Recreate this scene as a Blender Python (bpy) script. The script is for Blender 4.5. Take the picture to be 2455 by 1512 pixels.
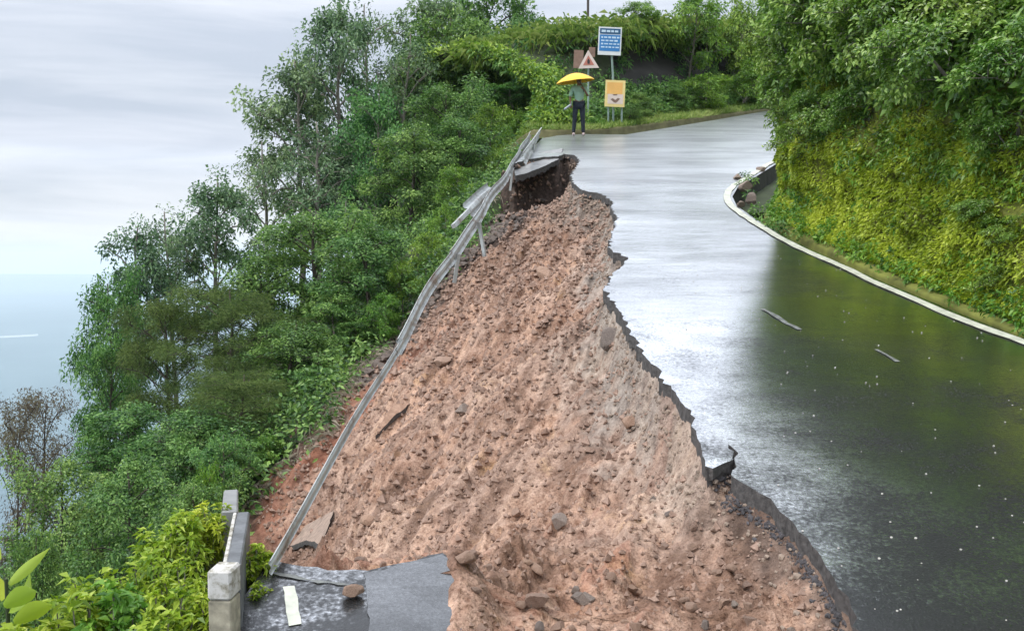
import bpy, bmesh, math, random
import numpy as np
from mathutils import Vector, Matrix
from mathutils.geometry import delaunay_2d_cdt

R = math.radians
scene = bpy.context.scene
for o in list(bpy.data.objects):
    bpy.data.objects.remove(o)
C = scene.collection

# ------------------------------------------------------------------ camera
F_PX = 1000.0                     # focal length in pixels of a 1024 wide picture
PITCH = math.atan(0.060)
cam_d = bpy.data.cameras.new('camera')
cam_d.sensor_width = 36.0
cam_d.lens = 36.0 * F_PX / 1024.0
cam_d.clip_start = 0.05
cam_d.clip_end = 60000.0
cam = bpy.data.objects.new('camera', cam_d)
cam.location = (0, 0, 0)
cam.rotation_euler = (R(90) - PITCH, 0, 0)
C.objects.link(cam)
scene.camera = cam

# ------------------------------------------------------------------ world, sun, exposure
SUN_EL, SUN_AZ = R(56), R(-118)    # azimuth from +Y towards +X
world = bpy.data.worlds.new('World')
scene.world = world
world.use_nodes = True
nt = world.node_tree
nt.nodes.clear()
N = nt.nodes.new; L = nt.links.new
w_out = N('ShaderNodeOutputWorld'); bg = N('ShaderNodeBackground')
bg.inputs['Strength'].default_value = 0.1
sky = N('ShaderNodeTexSky'); sky.sky_type = 'NISHITA'; sky.sun_disc = False
sky.sun_elevation = SUN_EL; sky.sun_rotation = SUN_AZ
tc = N('ShaderNodeTexCoord')
mp = N('ShaderNodeMapping'); mp.inputs['Scale'].default_value = (1.7, 1.7, 15.0)
L(tc.outputs['Generated'], mp.inputs['Vector'])
n1 = N('ShaderNodeTexNoise'); n1.inputs['Scale'].default_value = 1.6
n1.inputs['Detail'].default_value = 5.0; n1.inputs['Roughness'].default_value = 0.58; n1.inputs['Distortion'].default_value = 0.4
L(mp.outputs['Vector'], n1.inputs['Vector'])
r1 = N('ShaderNodeValToRGB')
r1.color_ramp.elements[0].position = 0.36; r1.color_ramp.elements[0].color = (0.41, 0.45, 0.525, 1)
r1.color_ramp.elements[1].position = 0.66; r1.color_ramp.elements[1].color = (0.58, 0.605, 0.665, 1)
L(n1.outputs['Fac'], r1.inputs['Fac'])
sep = N('ShaderNodeSeparateXYZ'); L(tc.outputs['Generated'], sep.inputs['Vector'])
r2 = N('ShaderNodeValToRGB')      # overcast: pale at the horizon, greyer band above, lighter towards the zenith
els = r2.color_ramp.elements
els[0].position = 0.0; els[0].color = (1.04, 1.03, 1.0, 1)
els[1].position = 1.0; els[1].color = (3.0, 3.0, 3.0, 1)
for p, v in ((0.05, (1.07, 1.05, 1.01)), (0.075, (1.02, 1.02, 1.01)), (0.092, (1.13, 1.13, 1.13)), (0.105, (0.99, 0.99, 1.0)), (0.15, (0.95, 0.96, 0.96)), (0.30, (1.12, 1.12, 1.12)), (0.55, (2.25, 2.25, 2.25))):
    e = els.new(p); e.color = (*v, 1)
L(sep.outputs['Z'], r2.inputs['Fac'])
mul = N('ShaderNodeMix'); mul.data_type = 'RGBA'; mul.blend_type = 'MULTIPLY'
mul.inputs['Factor'].default_value = 1.0
L(r1.outputs['Color'], mul.inputs['A']); L(r2.outputs['Color'], mul.inputs['B'])
sc10 = N('ShaderNodeMix'); sc10.data_type = 'RGBA'; sc10.blend_type = 'MULTIPLY'
sc10.inputs['Factor'].default_value = 1.0
sc10.inputs['B'].default_value = (10, 10, 10, 1)
sc10.clamp_result = False
L(mul.outputs['Result'], sc10.inputs['A'])
mx = N('ShaderNodeMix'); mx.data_type = 'RGBA'; mx.inputs['Factor'].default_value = 0.94
L(sky.outputs['Color'], mx.inputs['A']); L(sc10.outputs['Result'], mx.inputs['B'])
L(mx.outputs['Result'], bg.inputs['Color']); L(bg.outputs['Background'], w_out.inputs['Surface'])

sun_d = bpy.data.lights.new('sun', 'SUN')
sun_d.energy = 1.5; sun_d.angle = R(25); sun_d.color = (1.0, 0.95, 0.87)
sun = bpy.data.objects.new('sun', sun_d)
sdir = Vector((math.sin(SUN_AZ) * math.cos(SUN_EL), math.cos(SUN_AZ) * math.cos(SUN_EL), math.sin(SUN_EL)))
sun.rotation_euler = (-sdir).to_track_quat('-Z', 'Y').to_euler()
C.objects.link(sun)
vs = scene.view_settings
scene.display_settings.display_device = 'sRGB'
vs.view_transform = 'Standard'; vs.look = 'None'; vs.exposure = 0.65; vs.gamma = 1.0; vs.use_curve_mapping = False
scene.cycles.max_bounces = 8
scene.cycles.transparent_max_bounces = 8
scene.cycles.volume_bounces = 1

# ------------------------------------------------------------------ helpers
rng = np.random.default_rng(7)
random.seed(7)

def tag(o, label=None, cat=None, group=None, kind=None):
    if label: o['label'] = label
    if cat: o['category'] = cat
    if group: o['group'] = group
    if kind: o['kind'] = kind
    return o

def link(name, mesh, parent=None):
    o = bpy.data.objects.new(name, mesh)
    C.objects.link(o)
    if parent is not None: o.parent = parent
    return o

def empty(name, loc=(0, 0, 0), rz=0.0):
    o = bpy.data.objects.new(name, None)
    o.empty_display_size = 0.2
    o.location = loc; o.rotation_euler = (0, 0, rz)
    C.objects.link(o)
    return o

def copy_tree(o, parent=None):
    c = o.copy(); C.objects.link(c)
    if parent is not None: c.parent = parent
    for ch in list(o.children): copy_tree(ch, c)
    return c

def np_mesh(name, V, F, mat=None, smooth=False, attrs=None, fmat=None, mats=None):
    V = np.asarray(V, dtype=np.float32); F = np.asarray(F, dtype=np.int32)
    me = bpy.data.meshes.new(name)
    k = F.shape[1]
    me.vertices.add(len(V)); me.vertices.foreach_set('co', V.ravel())
    me.loops.add(F.size); me.loops.foreach_set('vertex_index', F.ravel())
    me.polygons.add(len(F)); me.polygons.foreach_set('loop_start', np.arange(0, F.size, k, dtype=np.int32))
    me.polygons.foreach_set('use_smooth', np.full(len(F), smooth, dtype=bool))
    for m in (mats or ([mat] if mat else [])): me.materials.append(m)
    if fmat is not None: me.polygons.foreach_set('material_index', np.asarray(fmat, dtype=np.int32))
    me.update(calc_edges=True)
    for an, av in (attrs or {}).items():
        av = np.asarray(av, dtype=np.float32)
        if av.ndim == 1:
            a = me.attributes.new(an, 'FLOAT', 'POINT'); a.data.foreach_set('value', av)
        else:
            a = me.attributes.new(an, 'FLOAT_COLOR', 'POINT'); a.data.foreach_set('color', av.ravel())
    return me

class MB:
    """collects boxes, tubes and polygons of one part"""
    def __init__(s): s.v = []; s.f = []
    def add(s, vs_, fs):
        b = len(s.v); s.v += [tuple(v) for v in vs_]; s.f += [tuple(i + b for i in f) for f in fs]; return s
    def box(s, c, d, rot=None):
        c = Vector(c); h = Vector(d) / 2; m = rot or Matrix.Identity(3)
        vs_ = [c + m @ Vector((x * h.x, y * h.y, z * h.z)) for x in (-1, 1) for y in (-1, 1) for z in (-1, 1)]
        return s.add(vs_, [(0, 1, 3, 2), (4, 6, 7, 5), (0, 4, 5, 1), (2, 3, 7, 6), (0, 2, 6, 4), (1, 5, 7, 3)])
    def tube(s, pts, rad, n=8, cap=True):
        pts = [Vector(p) for p in pts]
        if not hasattr(rad, '__len__'): rad = [rad] * len(pts)
        vs_ = []; fs = []
        up = Vector((0.31, 0.17, 0.93))
        for i, p in enumerate(pts):
            t = (pts[min(i + 1, len(pts) - 1)] - pts[max(i - 1, 0)]).normalized()
            a = t.cross(up)
            if a.length < 1e-3: a = t.cross(Vector((1, 0, 0)))
            a.normalize(); b = t.cross(a)
            for k in range(n):
                w = 2 * math.pi * k / n
                vs_.append(p + (a * math.cos(w) + b * math.sin(w)) * rad[i])
        for i in range(len(pts) - 1):
            for k in range(n):
                k2 = (k + 1) % n
                fs.append((i * n + k, i * n + k2, (i + 1) * n + k2, (i + 1) * n + k))
        if cap:
            fs.append(tuple(range(n - 1, -1, -1))); fs.append(tuple(range((len(pts) - 1) * n, len(pts) * n)))
        return s.add(vs_, fs)
    def mesh(s, name, mat, smooth=False, bevel=0.0):
        me = bpy.data.meshes.new(name)
        me.from_pydata(s.v, [], s.f)
        bm = bmesh.new(); bm.from_mesh(me)
        bmesh.ops.recalc_face_normals(bm, faces=bm.faces[:])
        if bevel:
            bmesh.ops.bevel(bm, geom=bm.edges[:], offset=bevel, segments=1, affect='EDGES', clamp_overlap=True)
        bm.to_mesh(me); bm.free()
        me.materials.append(mat)
        me.polygons.foreach_set('use_smooth', [smooth] * len(me.polygons))
        me.update()
        return me
    def build(s, name, mat, parent=None, smooth=False, bevel=0.0):
        return link(name, s.mesh(name, mat, smooth, bevel), parent)

# numpy value noise -------------------------------------------------
_perm = np.random.default_rng(11).random((256, 256)).astype(np.float32)
def vnoise(x, y):
    xi = np.floor(x).astype(int); yi = np.floor(y).astype(int)
    fx = x - xi; fy = y - yi
    fx = fx * fx * fx * (fx * (fx * 6 - 15) + 10); fy = fy * fy * fy * (fy * (fy * 6 - 15) + 10)
    a = _perm[xi & 255, yi & 255]; b = _perm[(xi + 1) & 255, yi & 255]
    c = _perm[xi & 255, (yi + 1) & 255]; d = _perm[(xi + 1) & 255, (yi + 1) & 255]
    return (a + (b - a) * fx) * (1 - fy) + (c + (d - c) * fx) * fy
def fbm(x, y, o=4, g=0.5):
    s = 0; a = 1.0; t = 0
    for i in range(o):
        s = s + a * vnoise(x * 2 ** i + 17.3 * i, y * 2 ** i + 5.1 * i); t += a; a *= g
    return s / t - 0.5
def sstep(a, b, x):
    t = np.clip((np.asarray(x, dtype=float) - a) / (b - a), 0, 1)
    return t * t * (3 - 2 * t)

# ------------------------------------------------------------------ terrain functions
def roadz(x, y):
    y = np.asarray(y, dtype=float)
    return -2.666 + 0.21 * np.minimum(y, 40) + 0.10 * np.clip(y - 40, 0, 40)

def ray(px, py):
    dx = (px - 512) / F_PX; dy = (315 - py) / F_PX
    return np.array([dx, math.cos(PITCH) + dy * math.sin(PITCH), -math.sin(PITCH) + dy * math.cos(PITCH)])
def at(px, py, Y):
    d = ray(px, py); return Vector(d * (Y / d[1]))
def on_road(px, py, dz=0.0):
    d = ray(px, py); y = (2.666 - dz) / (0.21 - d[2] / d[1])
    return Vector((d[0] / d[1] * y, y, d[2] / d[1] * y))
D = 0.41732
def dpt(X, Y): return X * D, Y * D           # photo (2454 wide view) -> render pixels

def x_outer(y):
    y = np.asarray(y, dtype=float)
    return np.where(y < 28.6, -1.636 + 0.085 * np.minimum(y, 28.6), 0.795 + 0 * y)

# the torn edge of the asphalt, in picture points of the view, projected onto the road plane
edge_px = [(1110, 1400), (1085, 1335), (1060, 1320), (930, 1350), (880, 1362), (760, 1356), (640, 1350)]
slab_edge = [on_road(*dpt(*p)) for p in edge_px][::-1]
right_px = [(2040, 1450), (2000, 1385), (1945, 1305), (1905, 1255), (1860, 1212), (1800, 1168), (1768, 1150), (1752, 1138), (1765, 1118), (1770, 1085), (1745, 1062), (1757, 1100), (1735, 1110), (1695, 1122),
            (1682, 1090), (1668, 1030), (1655, 990), (1610, 930), (1588, 915), (1580, 880), (1560, 868), (1545, 850), (1512, 790), (1490, 750), (1462, 715), (1450, 690),
            (1470, 650), (1497, 630), (1505, 615), (1468, 600), (1460, 580), (1480, 520), (1462, 500), (1470, 485), (1440, 465), (1395, 455), (1375, 440), (1368, 420), (1390, 385), (1378, 372), (1350, 368)]
right_edge = [on_road(*dpt(*p)) for p in right_px]
head_px = [(1340, 374), (1300, 376), (1262, 382), (1232, 392)]
head_edge = [on_road(*dpt(*p)) for p in head_px]
near_pts = [Vector((-0.26, 4.6, 0)), Vector((-0.3, 3.9, 0)), Vector((0.1, 3.1, 0)), Vector((0.9, 3.0, 0)), Vector((1.5, 3.6, 0)), Vector((1.6, 4.4, 0))]
bay = [(p.x, p.y) for p in slab_edge] + [(p.x, p.y) for p in near_pts] + [(p.x, p.y) for p in right_edge] + [(p.x, p.y) for p in head_edge]
def jag(poly, step, amp, r):
    out = []
    for a, b in zip(poly[:-1], poly[1:]):
        a = np.array(a); b = np.array(b); Ln = np.linalg.norm(b - a)
        n = max(1, int(Ln / step))
        t = (b - a) / max(Ln, 1e-6); nn = np.array([-t[1], t[0]])
        for i in range(n):
            p = a + (b - a) * i / n
            s = amp * (0.4 + 0.6 * min(1, p[1] / 15))
            if i: p = p + nn * r.normal() * s + t * r.normal() * s * .5
            out.append(tuple(p))
    out.append(tuple(poly[-1])); return out
bay_j = jag(bay, 0.065, 0.022, np.random.default_rng(3))
BA = np.array(bay)

def dist_poly(x, y, P):
    x = np.asarray(x, float); y = np.asarray(y, float)
    best = np.full(x.shape, 1e9)
    for a, b in zip(P[:-1], P[1:]):
        ax, ay = a; bx, by = b
        ux, uy = bx - ax, by - ay; q = ux * ux + uy * uy + 1e-9
        t = np.clip(((x - ax) * ux + (y - ay) * uy) / q, 0, 1)
        best = np.minimum(best, np.hypot(x - ax - t * ux, y - ay - t * uy))
    return best
# closed region of the slide: bay + far away left points
slide_poly = np.array([(-40.0, 5.15)] + bay + [(-40.0, bay[-1][1] + 0.3)])
def inside_poly(x, y, P):
    x = np.asarray(x, float); y = np.asarray(y, float)
    ins = np.zeros(x.shape, bool)
    n = len(P)
    for i in range(n):
        x1, y1 = P[i]; x2, y2 = P[(i + 1) % n]
        c = ((y1 > y) != (y2 > y)) & (x < (x2 - x1) * (y - y1) / (y2 - y1 + 1e-12) + x1)
        ins ^= c
    return ins

def ground(x, y, lip=True):
    x = np.asarray(x, float); y = np.asarray(y, float)
    d = dist_poly(x, y, BA)
    xo = x_outer(y)
    rz = roadz(x, np.minimum(y, 34 + 0 * y)) - 0.12 * np.clip(y - 34, 0, 400)
    out = np.maximum(0, xo - x)
    zh = rz - 0.16 - 0.62 * np.minimum(out, 4) - 0.88 * np.clip(out - 4, 0, 400) - 0.25 * sstep(0, 0.6, out)
    s = 0.07 + 0.50 * sstep(4.7, 8.2, y) - 0.12 * sstep(11, 15, y)
    xin = np.minimum(d, 3.4)
    drop0 = 0.10 + 0.22 * sstep(5, 8, y) + 0.85 * sstep(20.5, 23.0, y)
    zs = rz - drop0 * sstep(-0.05, 0.22, d) - s * xin - (0.62 - .2 * sstep(11, 15, y)) * np.clip(out - 0.6, 0, 4) * sstep(4.9, 6.2, y) - 0.11 - 0.88 * np.clip(out - 4.6, 0, 400)
    ins = inside_poly(x, y, slide_poly)
    zs = np.minimum(zs, zh + 0.4)
    # outside the slide near its side walls keep the old hillside
    side = sstep(4.75, 5.15, y)
    z = np.where(ins, zs * side + np.minimum(zs, zh) * (1 - side), zh)
    zin = np.where(ins, zs, zh)
    z = np.where((x > xo - 0.3) & ~ins, rz - 0.32, z)
    return np.where((y > 5.1), z, np.where(ins & (x > -0.4), zin, z))

def on_ground(px, py, y0=4.0, y1=60.0):
    d = ray(px, py); ys = np.linspace(y0, y1, 900)
    xs = d[0] / d[1] * ys; zs = d[2] / d[1] * ys
    g = ground(xs, ys)
    k = np.nonzero(zs < g)[0]
    if len(k) == 0: return None
    i = k[0]; return Vector((xs[i], ys[i], g[i]))

# border between bare soil and growth, from picture points
veg_px = [(602, 1215), (650, 1150), (722, 1098), (770, 1040), (830, 935), (885, 870), (935, 815), (985, 770), (1030, 715), (1090, 665), (1150, 600), (1185, 520), (1212, 450), (1228, 404)]
veg_line = []
for p in veg_px:
    g = on_ground(*dpt(*p), y0=5.3)
    if g is not None: veg_line.append((g.x, g.y))
print('veg_line', [(round(a, 2), round(b, 2)) for a, b in veg_line])
VL = np.array(sorted(veg_line, key=lambda p: p[1]))
def veg_x(y):
    return np.interp(y, VL[:, 1], VL[:, 0])

# ------------------------------------------------------------------ materials
def new_mat(name):
    m = bpy.data.materials.new(name); m.use_nodes = True
    nt = m.node_tree; b = nt.nodes['Principled BSDF']
    return m, nt, b
def nd(nt, t, **kw):
    n = nt.nodes.new(t)
    for k, v in kw.items():
        if k in n.inputs: n.inputs[k].default_value = v
        else: setattr(n, k, v)
    return n
def ramp(nt, src, stops, interp='LINEAR'):
    r = nt.nodes.new('ShaderNodeValToRGB'); r.color_ramp.interpolation = interp
    e = r.color_ramp.elements
    e[0].position, e[0].color = stops[0][0], (*stops[0][1], 1)
    e[1].position, e[1].color = stops[-1][0], (*stops[-1][1], 1)
    for p, c in stops[1:-1]:
        x = e.new(p); x.color = (*c, 1)
    nt.links.new(src, r.inputs['Fac']); return r
def noise(nt, scale, detail=4, rough=0.55, vec=None, coord='Object', sc=None):
    n = nd(nt, 'ShaderNodeTexNoise', Scale=scale, Detail=detail, Roughness=rough)
    if vec is None:
        t = nt.nodes.new('ShaderNodeTexCoord'); vec = t.outputs[coord]
    if sc:
        m = nt.nodes.new('ShaderNodeMapping'); m.inputs['Scale'].default_value = sc
        nt.links.new(vec, m.inputs['Vector']); vec = m.outputs['Vector']
    nt.links.new(vec, n.inputs['Vector']); return n
def bump(nt, h, b, strength=0.5, dist=0.02, normal=None):
    u = nd(nt, 'ShaderNodeBump', Strength=strength, Distance=dist)
    nt.links.new(h, u.inputs['Height'])
    if normal: nt.links.new(normal, u.inputs['Normal'])
    nt.links.new(u.outputs['Normal'], b.inputs['Normal']); return u
def mixc(nt, fac, a, b, blend='MIX'):
    m = nt.nodes.new('ShaderNodeMix'); m.data_type = 'RGBA'; m.blend_type = blend
    if isinstance(fac, (int, float)): m.inputs['Factor'].default_value = fac
    else: nt.links.new(fac, m.inputs['Factor'])
    for s, v in (('A', a), ('B', b)):
        if isinstance(v, tuple): m.inputs[s].default_value = (*v, 1)
        else: nt.links.new(v, m.inputs[s])
    return m.outputs['Result']

def simple_mat(name, col, rough=0.6, var=0.15, scale=8, metal=0.0, bumps=0.0, spec=0.5):
    m, nt, b = new_mat(name)
    n = noise(nt, scale, 5, 0.6)
    lo = tuple(c * (1 - var) for c in col); hi = tuple(min(1, c * (1 + var)) for c in col)
    r = ramp(nt, n.outputs['Fac'], [(0.3, lo), (0.7, hi)])
    nt.links.new(r.outputs['Color'], b.inputs['Base Color'])
    b.inputs['Roughness'].default_value = rough; b.inputs['Metallic'].default_value = metal
    b.inputs['Specular IOR Level'].default_value = spec
    if bumps: bump(nt, n.outputs['Fac'], b, bumps, 0.01)
    return m

def leaf_mat(name, dark, mid, light, rough=0.45, trans=0.35, spec=0.5, hue_var=0.12):
    m, nt, b = new_mat(name)
    a = nd(nt, 'ShaderNodeAttribute', attribute_name='tone')
    r = ramp(nt, a.outputs['Fac'], [(0.1, dark), (0.5, mid), (0.92, light)])
    oi = nt.nodes.new('ShaderNodeObjectInfo')
    hs = nt.nodes.new('ShaderNodeHueSaturation')
    ma = nd(nt, 'ShaderNodeMapRange'); ma.inputs['To Min'].default_value = 0.5 - hue_var * 0.16; ma.inputs['To Max'].default_value = 0.5 + hue_var * 0.16
    nt.links.new(oi.outputs['Random'], ma.inputs['Value']); nt.links.new(ma.outputs['Result'], hs.inputs['Hue'])
    mv = nd(nt, 'ShaderNodeMapRange'); mv.inputs['To Min'].default_value = 1.12; mv.inputs['To Max'].default_value = 0.86
    nt.links.new(oi.outputs['Random'], mv.inputs['Value']); nt.links.new(mv.outputs['Result'], hs.inputs['Value'])
    nt.links.new(r.outputs['Color'], hs.inputs['Color'])
    nt.links.new(hs.outputs['Color'], b.inputs['Base Color'])
    b.inputs['Roughness'].default_value = rough; b.inputs['Specular IOR Level'].default_value = spec
    tr = nt.nodes.new('ShaderNodeBsdfTranslucent'); nt.links.new(hs.outputs['Color'], tr.inputs['Color'])
    mxs = nt.nodes.new('ShaderNodeMixShader'); mxs.inputs['Fac'].default_value = trans
    nt.links.new(b.outputs['BSDF'], mxs.inputs[1]); nt.links.new(tr.outputs['BSDF'], mxs.inputs[2])
    nt.links.new(mxs.outputs['Shader'], nt.nodes['Material Output'].inputs['Surface'])
    return m

LM = {
    'airy':   leaf_mat('leaf_airy', (0.048, 0.100, 0.045), (0.125, 0.220, 0.090), (0.30, 0.43, 0.19)),
    'dense':  leaf_mat('leaf_dense', (0.026, 0.078, 0.020), (0.098, 0.220, 0.040), (0.29, 0.46, 0.11)),
    'teal':   leaf_mat('leaf_teal', (0.038, 0.112, 0.030), (0.115, 0.270, 0.056), (0.29, 0.48, 0.12)),
    'olive':  leaf_mat('leaf_olive', (0.050, 0.095, 0.028), (0.105, 0.175, 0.048), (0.21, 0.30, 0.09)),
    'brown':  leaf_mat('leaf_brown', (0.090, 0.070, 0.050), (0.150, 0.125, 0.075), (0.22, 0.21, 0.11)),
    'bright': leaf_mat('leaf_bright', (0.060, 0.150, 0.020), (0.150, 0.310, 0.030), (0.33, 0.50, 0.07)),
    'lime':   leaf_mat('leaf_lime', (0.110, 0.200, 0.012), (0.290, 0.410, 0.020), (0.56, 0.64, 0.09), trans=0.4),
    'broad':  leaf_mat('leaf_broad', (0.045, 0.115, 0.014), (0.150, 0.300, 0.032), (0.37, 0.52, 0.12), rough=0.3, spec=0.7),
    'moss':   leaf_mat('leaf_moss', (0.120, 0.190, 0.012), (0.345, 0.440, 0.028), (0.58, 0.65, 0.08), trans=0.3),
    'grass':  leaf_mat('leaf_grass', (0.080, 0.160, 0.022), (0.210, 0.320, 0.045), (0.42, 0.48, 0.14), trans=0.35),
}
M_bark = simple_mat('bark_pale', (0.20, 0.18, 0.15), 0.85, 0.35, 6, bumps=0.4)
M_bark_dark = simple_mat('bark_dark', (0.07, 0.055, 0.045), 0.85, 0.35, 6, bumps=0.4)

# wet asphalt: dark stone under a water film that mirrors the sky
def wet_asphalt(name, film=0.0, spots=1.0, top=0.84):
    m, nt, b = new_mat(name)
    t = nt.nodes.new('ShaderNodeTexCoord'); o = t.outputs['Object']
    big = noise(nt, 1.0, 5, 0.62, o, sc=(0.45, 1.1, 1.0))
    fine = noise(nt, 90, 3, 0.7, o)
    grain = nd(nt, 'ShaderNodeTexVoronoi', Scale=70.0); nt.links.new(o, grain.inputs['Vector'])
    base = ramp(nt, fine.outputs['Fac'], [(0.34, (0.005, 0.005, 0.005)), (0.60, (0.012, 0.012, 0.012)), (0.72, (0.05, 0.05, 0.05)), (0.80, (0.14, 0.14, 0.14))])
    b.inputs['Roughness'].default_value = 0.65; b.inputs['Specular IOR Level'].default_value = 0.3
    nt.links.new(base.outputs['Color'], b.inputs['Base Color'])
    hb = nd(nt, 'ShaderNodeBump', Strength=0.6, Distance=0.006); nt.links.new(grain.outputs['Distance'], hb.inputs['Height'])
    nt.links.new(hb.outputs['Normal'], b.inputs['Normal'])
    # water film
    gl = nd(nt, 'ShaderNodeBsdfGlossy', Roughness=0.14); gl.inputs['Color'].default_value = (0.98, 0.99, 1.0, 1)
    # film is made rougher towards the bend so it reflects more sky there
    sy_ = nt.nodes.new('ShaderNodeSeparateXYZ'); nt.links.new(o, sy_.inputs[0])
    ro = nt.nodes.new('ShaderNodeMapRange'); ro.interpolation_type = 'SMOOTHSTEP'
    ro.inputs['From Min'].default_value = 12.0; ro.inputs['From Max'].default_value = 21.0; ro.inputs['To Min'].default_value = 0.15; ro.inputs['To Max'].default_value = 0.285
    nt.links.new(sy_.outputs['Y'], ro.inputs['Value']); nt.links.new(ro.outputs['Result'], gl.inputs['Roughness'])
    rip = noise(nt, 1.0, 4, 0.6, o, sc=(1.0, 3.2, 1.0))
    rb = nd(nt, 'ShaderNodeBump', Strength=0.10, Distance=0.05); nt.links.new(rip.outputs['Fac'], rb.inputs['Height'])
    gb = nd(nt, 'ShaderNodeBump', Strength=0.24, Distance=0.004); nt.links.new(fine.outputs['Fac'], gb.inputs['Height'])
    nt.links.new(rb.outputs['Normal'], gb.inputs['Normal']); nt.links.new(gb.outputs['Normal'], gl.inputs['Normal'])
    lw = nd(nt, 'ShaderNodeLayerWeight', Blend=0.5)
    fr = nt.nodes.new('ShaderNodeMapRange'); fr.interpolation_type = 'SMOOTHSTEP'
    fr.inputs['From Min'].default_value = 0.455 - film; fr.inputs['From Max'].default_value = 0.77
    fr.inputs['To Min'].default_value = 0.05 + film; fr.inputs['To Max'].default_value = top
    brk = noise(nt, 1.5, 6, 0.72, o); spk = noise(nt, 38, 2, 0.6, o)
    k1 = nd(nt, 'ShaderNodeMath', operation='MULTIPLY_ADD'); nt.links.new(brk.outputs['Fac'], k1.inputs[0]); k1.inputs[1].default_value = 0.62 * spots; k1.inputs[2].default_value = -0.31 * spots
    k2 = nd(nt, 'ShaderNodeMath', operation='MULTIPLY_ADD'); nt.links.new(spk.outputs['Fac'], k2.inputs[0]); k2.inputs[1].default_value = 0.34 * spots; k2.inputs[2].default_value = -0.17 * spots
    k3 = nd(nt, 'ShaderNodeMath', operation='ADD'); nt.links.new(k1.outputs[0], k3.inputs[0]); nt.links.new(k2.outputs[0], k3.inputs[1])
    k4 = nd(nt, 'ShaderNodeMath', operation='ADD'); nt.links.new(k3.outputs[0], k4.inputs[0]); nt.links.new(lw.outputs['Facing'], k4.inputs[1])
    nt.links.new(k4.outputs[0], fr.inputs['Value'])
    # film is broken where the stone stands proud
    pa = nt.nodes.new('ShaderNodeMapRange'); pa.inputs['From Min'].default_value = 0.34; pa.inputs['From Max'].default_value = 0.58
    pa.inputs['To Min'].default_value = 0.66; pa.inputs['To Max'].default_value = 1.0
    nt.links.new(big.outputs['Fac'], pa.inputs['Value'])
    mm = nd(nt, 'ShaderNodeMath', operation='MULTIPLY'); nt.links.new(fr.outputs['Result'], mm.inputs[0]); nt.links.new(pa.outputs['Result'], mm.inputs[1])
    sp = nt.nodes.new('ShaderNodeMapRange'); sp.inputs['From Min'].default_value = 0.36; sp.inputs['From Max'].default_value = 0.60
    sp.inputs['To Min'].default_value = 1.2; sp.inputs['To Max'].default_value = 0.8
    nt.links.new(fine.outputs['Fac'], sp.inputs['Value'])
    m2 = nd(nt, 'ShaderNodeMath', operation='MULTIPLY', use_clamp=True); nt.links.new(mm.outputs[0], m2.inputs[0]); nt.links.new(sp.outputs['Result'], m2.inputs[1])
    mxs = nt.nodes.new('ShaderNodeMixShader'); nt.links.new(m2.outputs[0], mxs.inputs['Fac'])
    nt.links.new(b.outputs['BSDF'], mxs.inputs[1]); nt.links.new(gl.outputs['BSDF'], mxs.inputs[2])
    nt.links.new(mxs.outputs['Shader'], nt.nodes['Material Output'].inputs['Surface'])
    return m
M_asph = wet_asphalt('wet_asphalt')
M_asph2 = wet_asphalt('wet_asphalt_slab', 0.06, 0.3, 0.5)
M_break = simple_mat('broken_asphalt', (0.070, 0.065, 0.062), 0.85, 0.6, 26, bumps=1.0)
M_base = simple_mat('road_base_gravel', (0.22, 0.19, 0.155), 0.9, 0.45, 22, bumps=1.0)
M_paint = simple_mat('road_paint', (0.52, 0.53, 0.44), 0.55, 0.25, 9, bumps=0.2)
M_paint_old = simple_mat('road_paint_worn', (0.13, 0.135, 0.125), 0.6, 0.6, 14, bumps=0.2)
M_conc = simple_mat('wet_concrete', (0.22, 0.22, 0.215), 0.55, 0.35, 5, bumps=0.5)
M_white, nt, b = new_mat('white_limewash')
n = noise(nt, 16, 6, 0.7); r_ = ramp(nt, n.outputs['Fac'], [(0.34, (0.14, 0.12, 0.08)), (0.46, (0.36, 0.34, 0.29)), (0.56, (0.54, 0.52, 0.49))])
nt.links.new(r_.outputs['Color'], b.inputs['Base Color']); b.inputs['Roughness'].default_value = 0.8; bump(nt, n.outputs['Fac'], b, 0.5, 0.01)
M_weather = simple_mat('weathered_concrete', (0.30, 0.27, 0.20), 0.85, 0.5, 12, bumps=0.6)
M_galv, nt, b = new_mat('galvanised_steel')
n = noise(nt, 3.0, 6, 0.65); r_ = ramp(nt, n.outputs['Fac'], [(0.34, (0.20, 0.145, 0.105)), (0.46, (0.36, 0.37, 0.36)), (0.7, (0.52, 0.55, 0.54))])
nt.links.new(r_.outputs['Color'], b.inputs['Base Color']); b.inputs['Metallic'].default_value = 0.3; b.inputs['Roughness'].default_value = 0.5
M_darkstone = simple_mat('damp_dark_stone', (0.035, 0.036, 0.036), 0.7, 0.5, 5, bumps=0.8)

# soil: colour zones come from the 'soil' colour attribute (r: grey road base, g: red subsoil, b: dark humus)
m, nt, b = new_mat('landslide_soil'); M_soil = m
t = nt.nodes.new('ShaderNodeTexCoord'); o = t.outputs['Object']
nA = noise(nt, 2.2, 6, 0.62, o); nB = noise(nt, 11, 5, 0.65, o); nC = noise(nt, 55, 3, 0.7, o)
col = ramp(nt, nA.outputs['Fac'], [(0.28, (0.24, 0.140, 0.095)), (0.42, (0.37, 0.235, 0.165)), (0.52, (0.46, 0.315, 0.235)), (0.60, (0.42, 0.275, 0.198)), (0.74, (0.47, 0.30, 0.165))])
speck = ramp(nt, nB.outputs['Fac'], [(0.32, (0.46, 0.38, 0.33)), (0.44, (0.85, 0.82, 0.80)), (0.54, (1, 1, 1)), (0.70, (1.2, 1.18, 1.15))])
c1 = mixc(nt, 1.0, col.outputs['Color'], speck.outputs['Color'], 'MULTIPLY')
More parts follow.
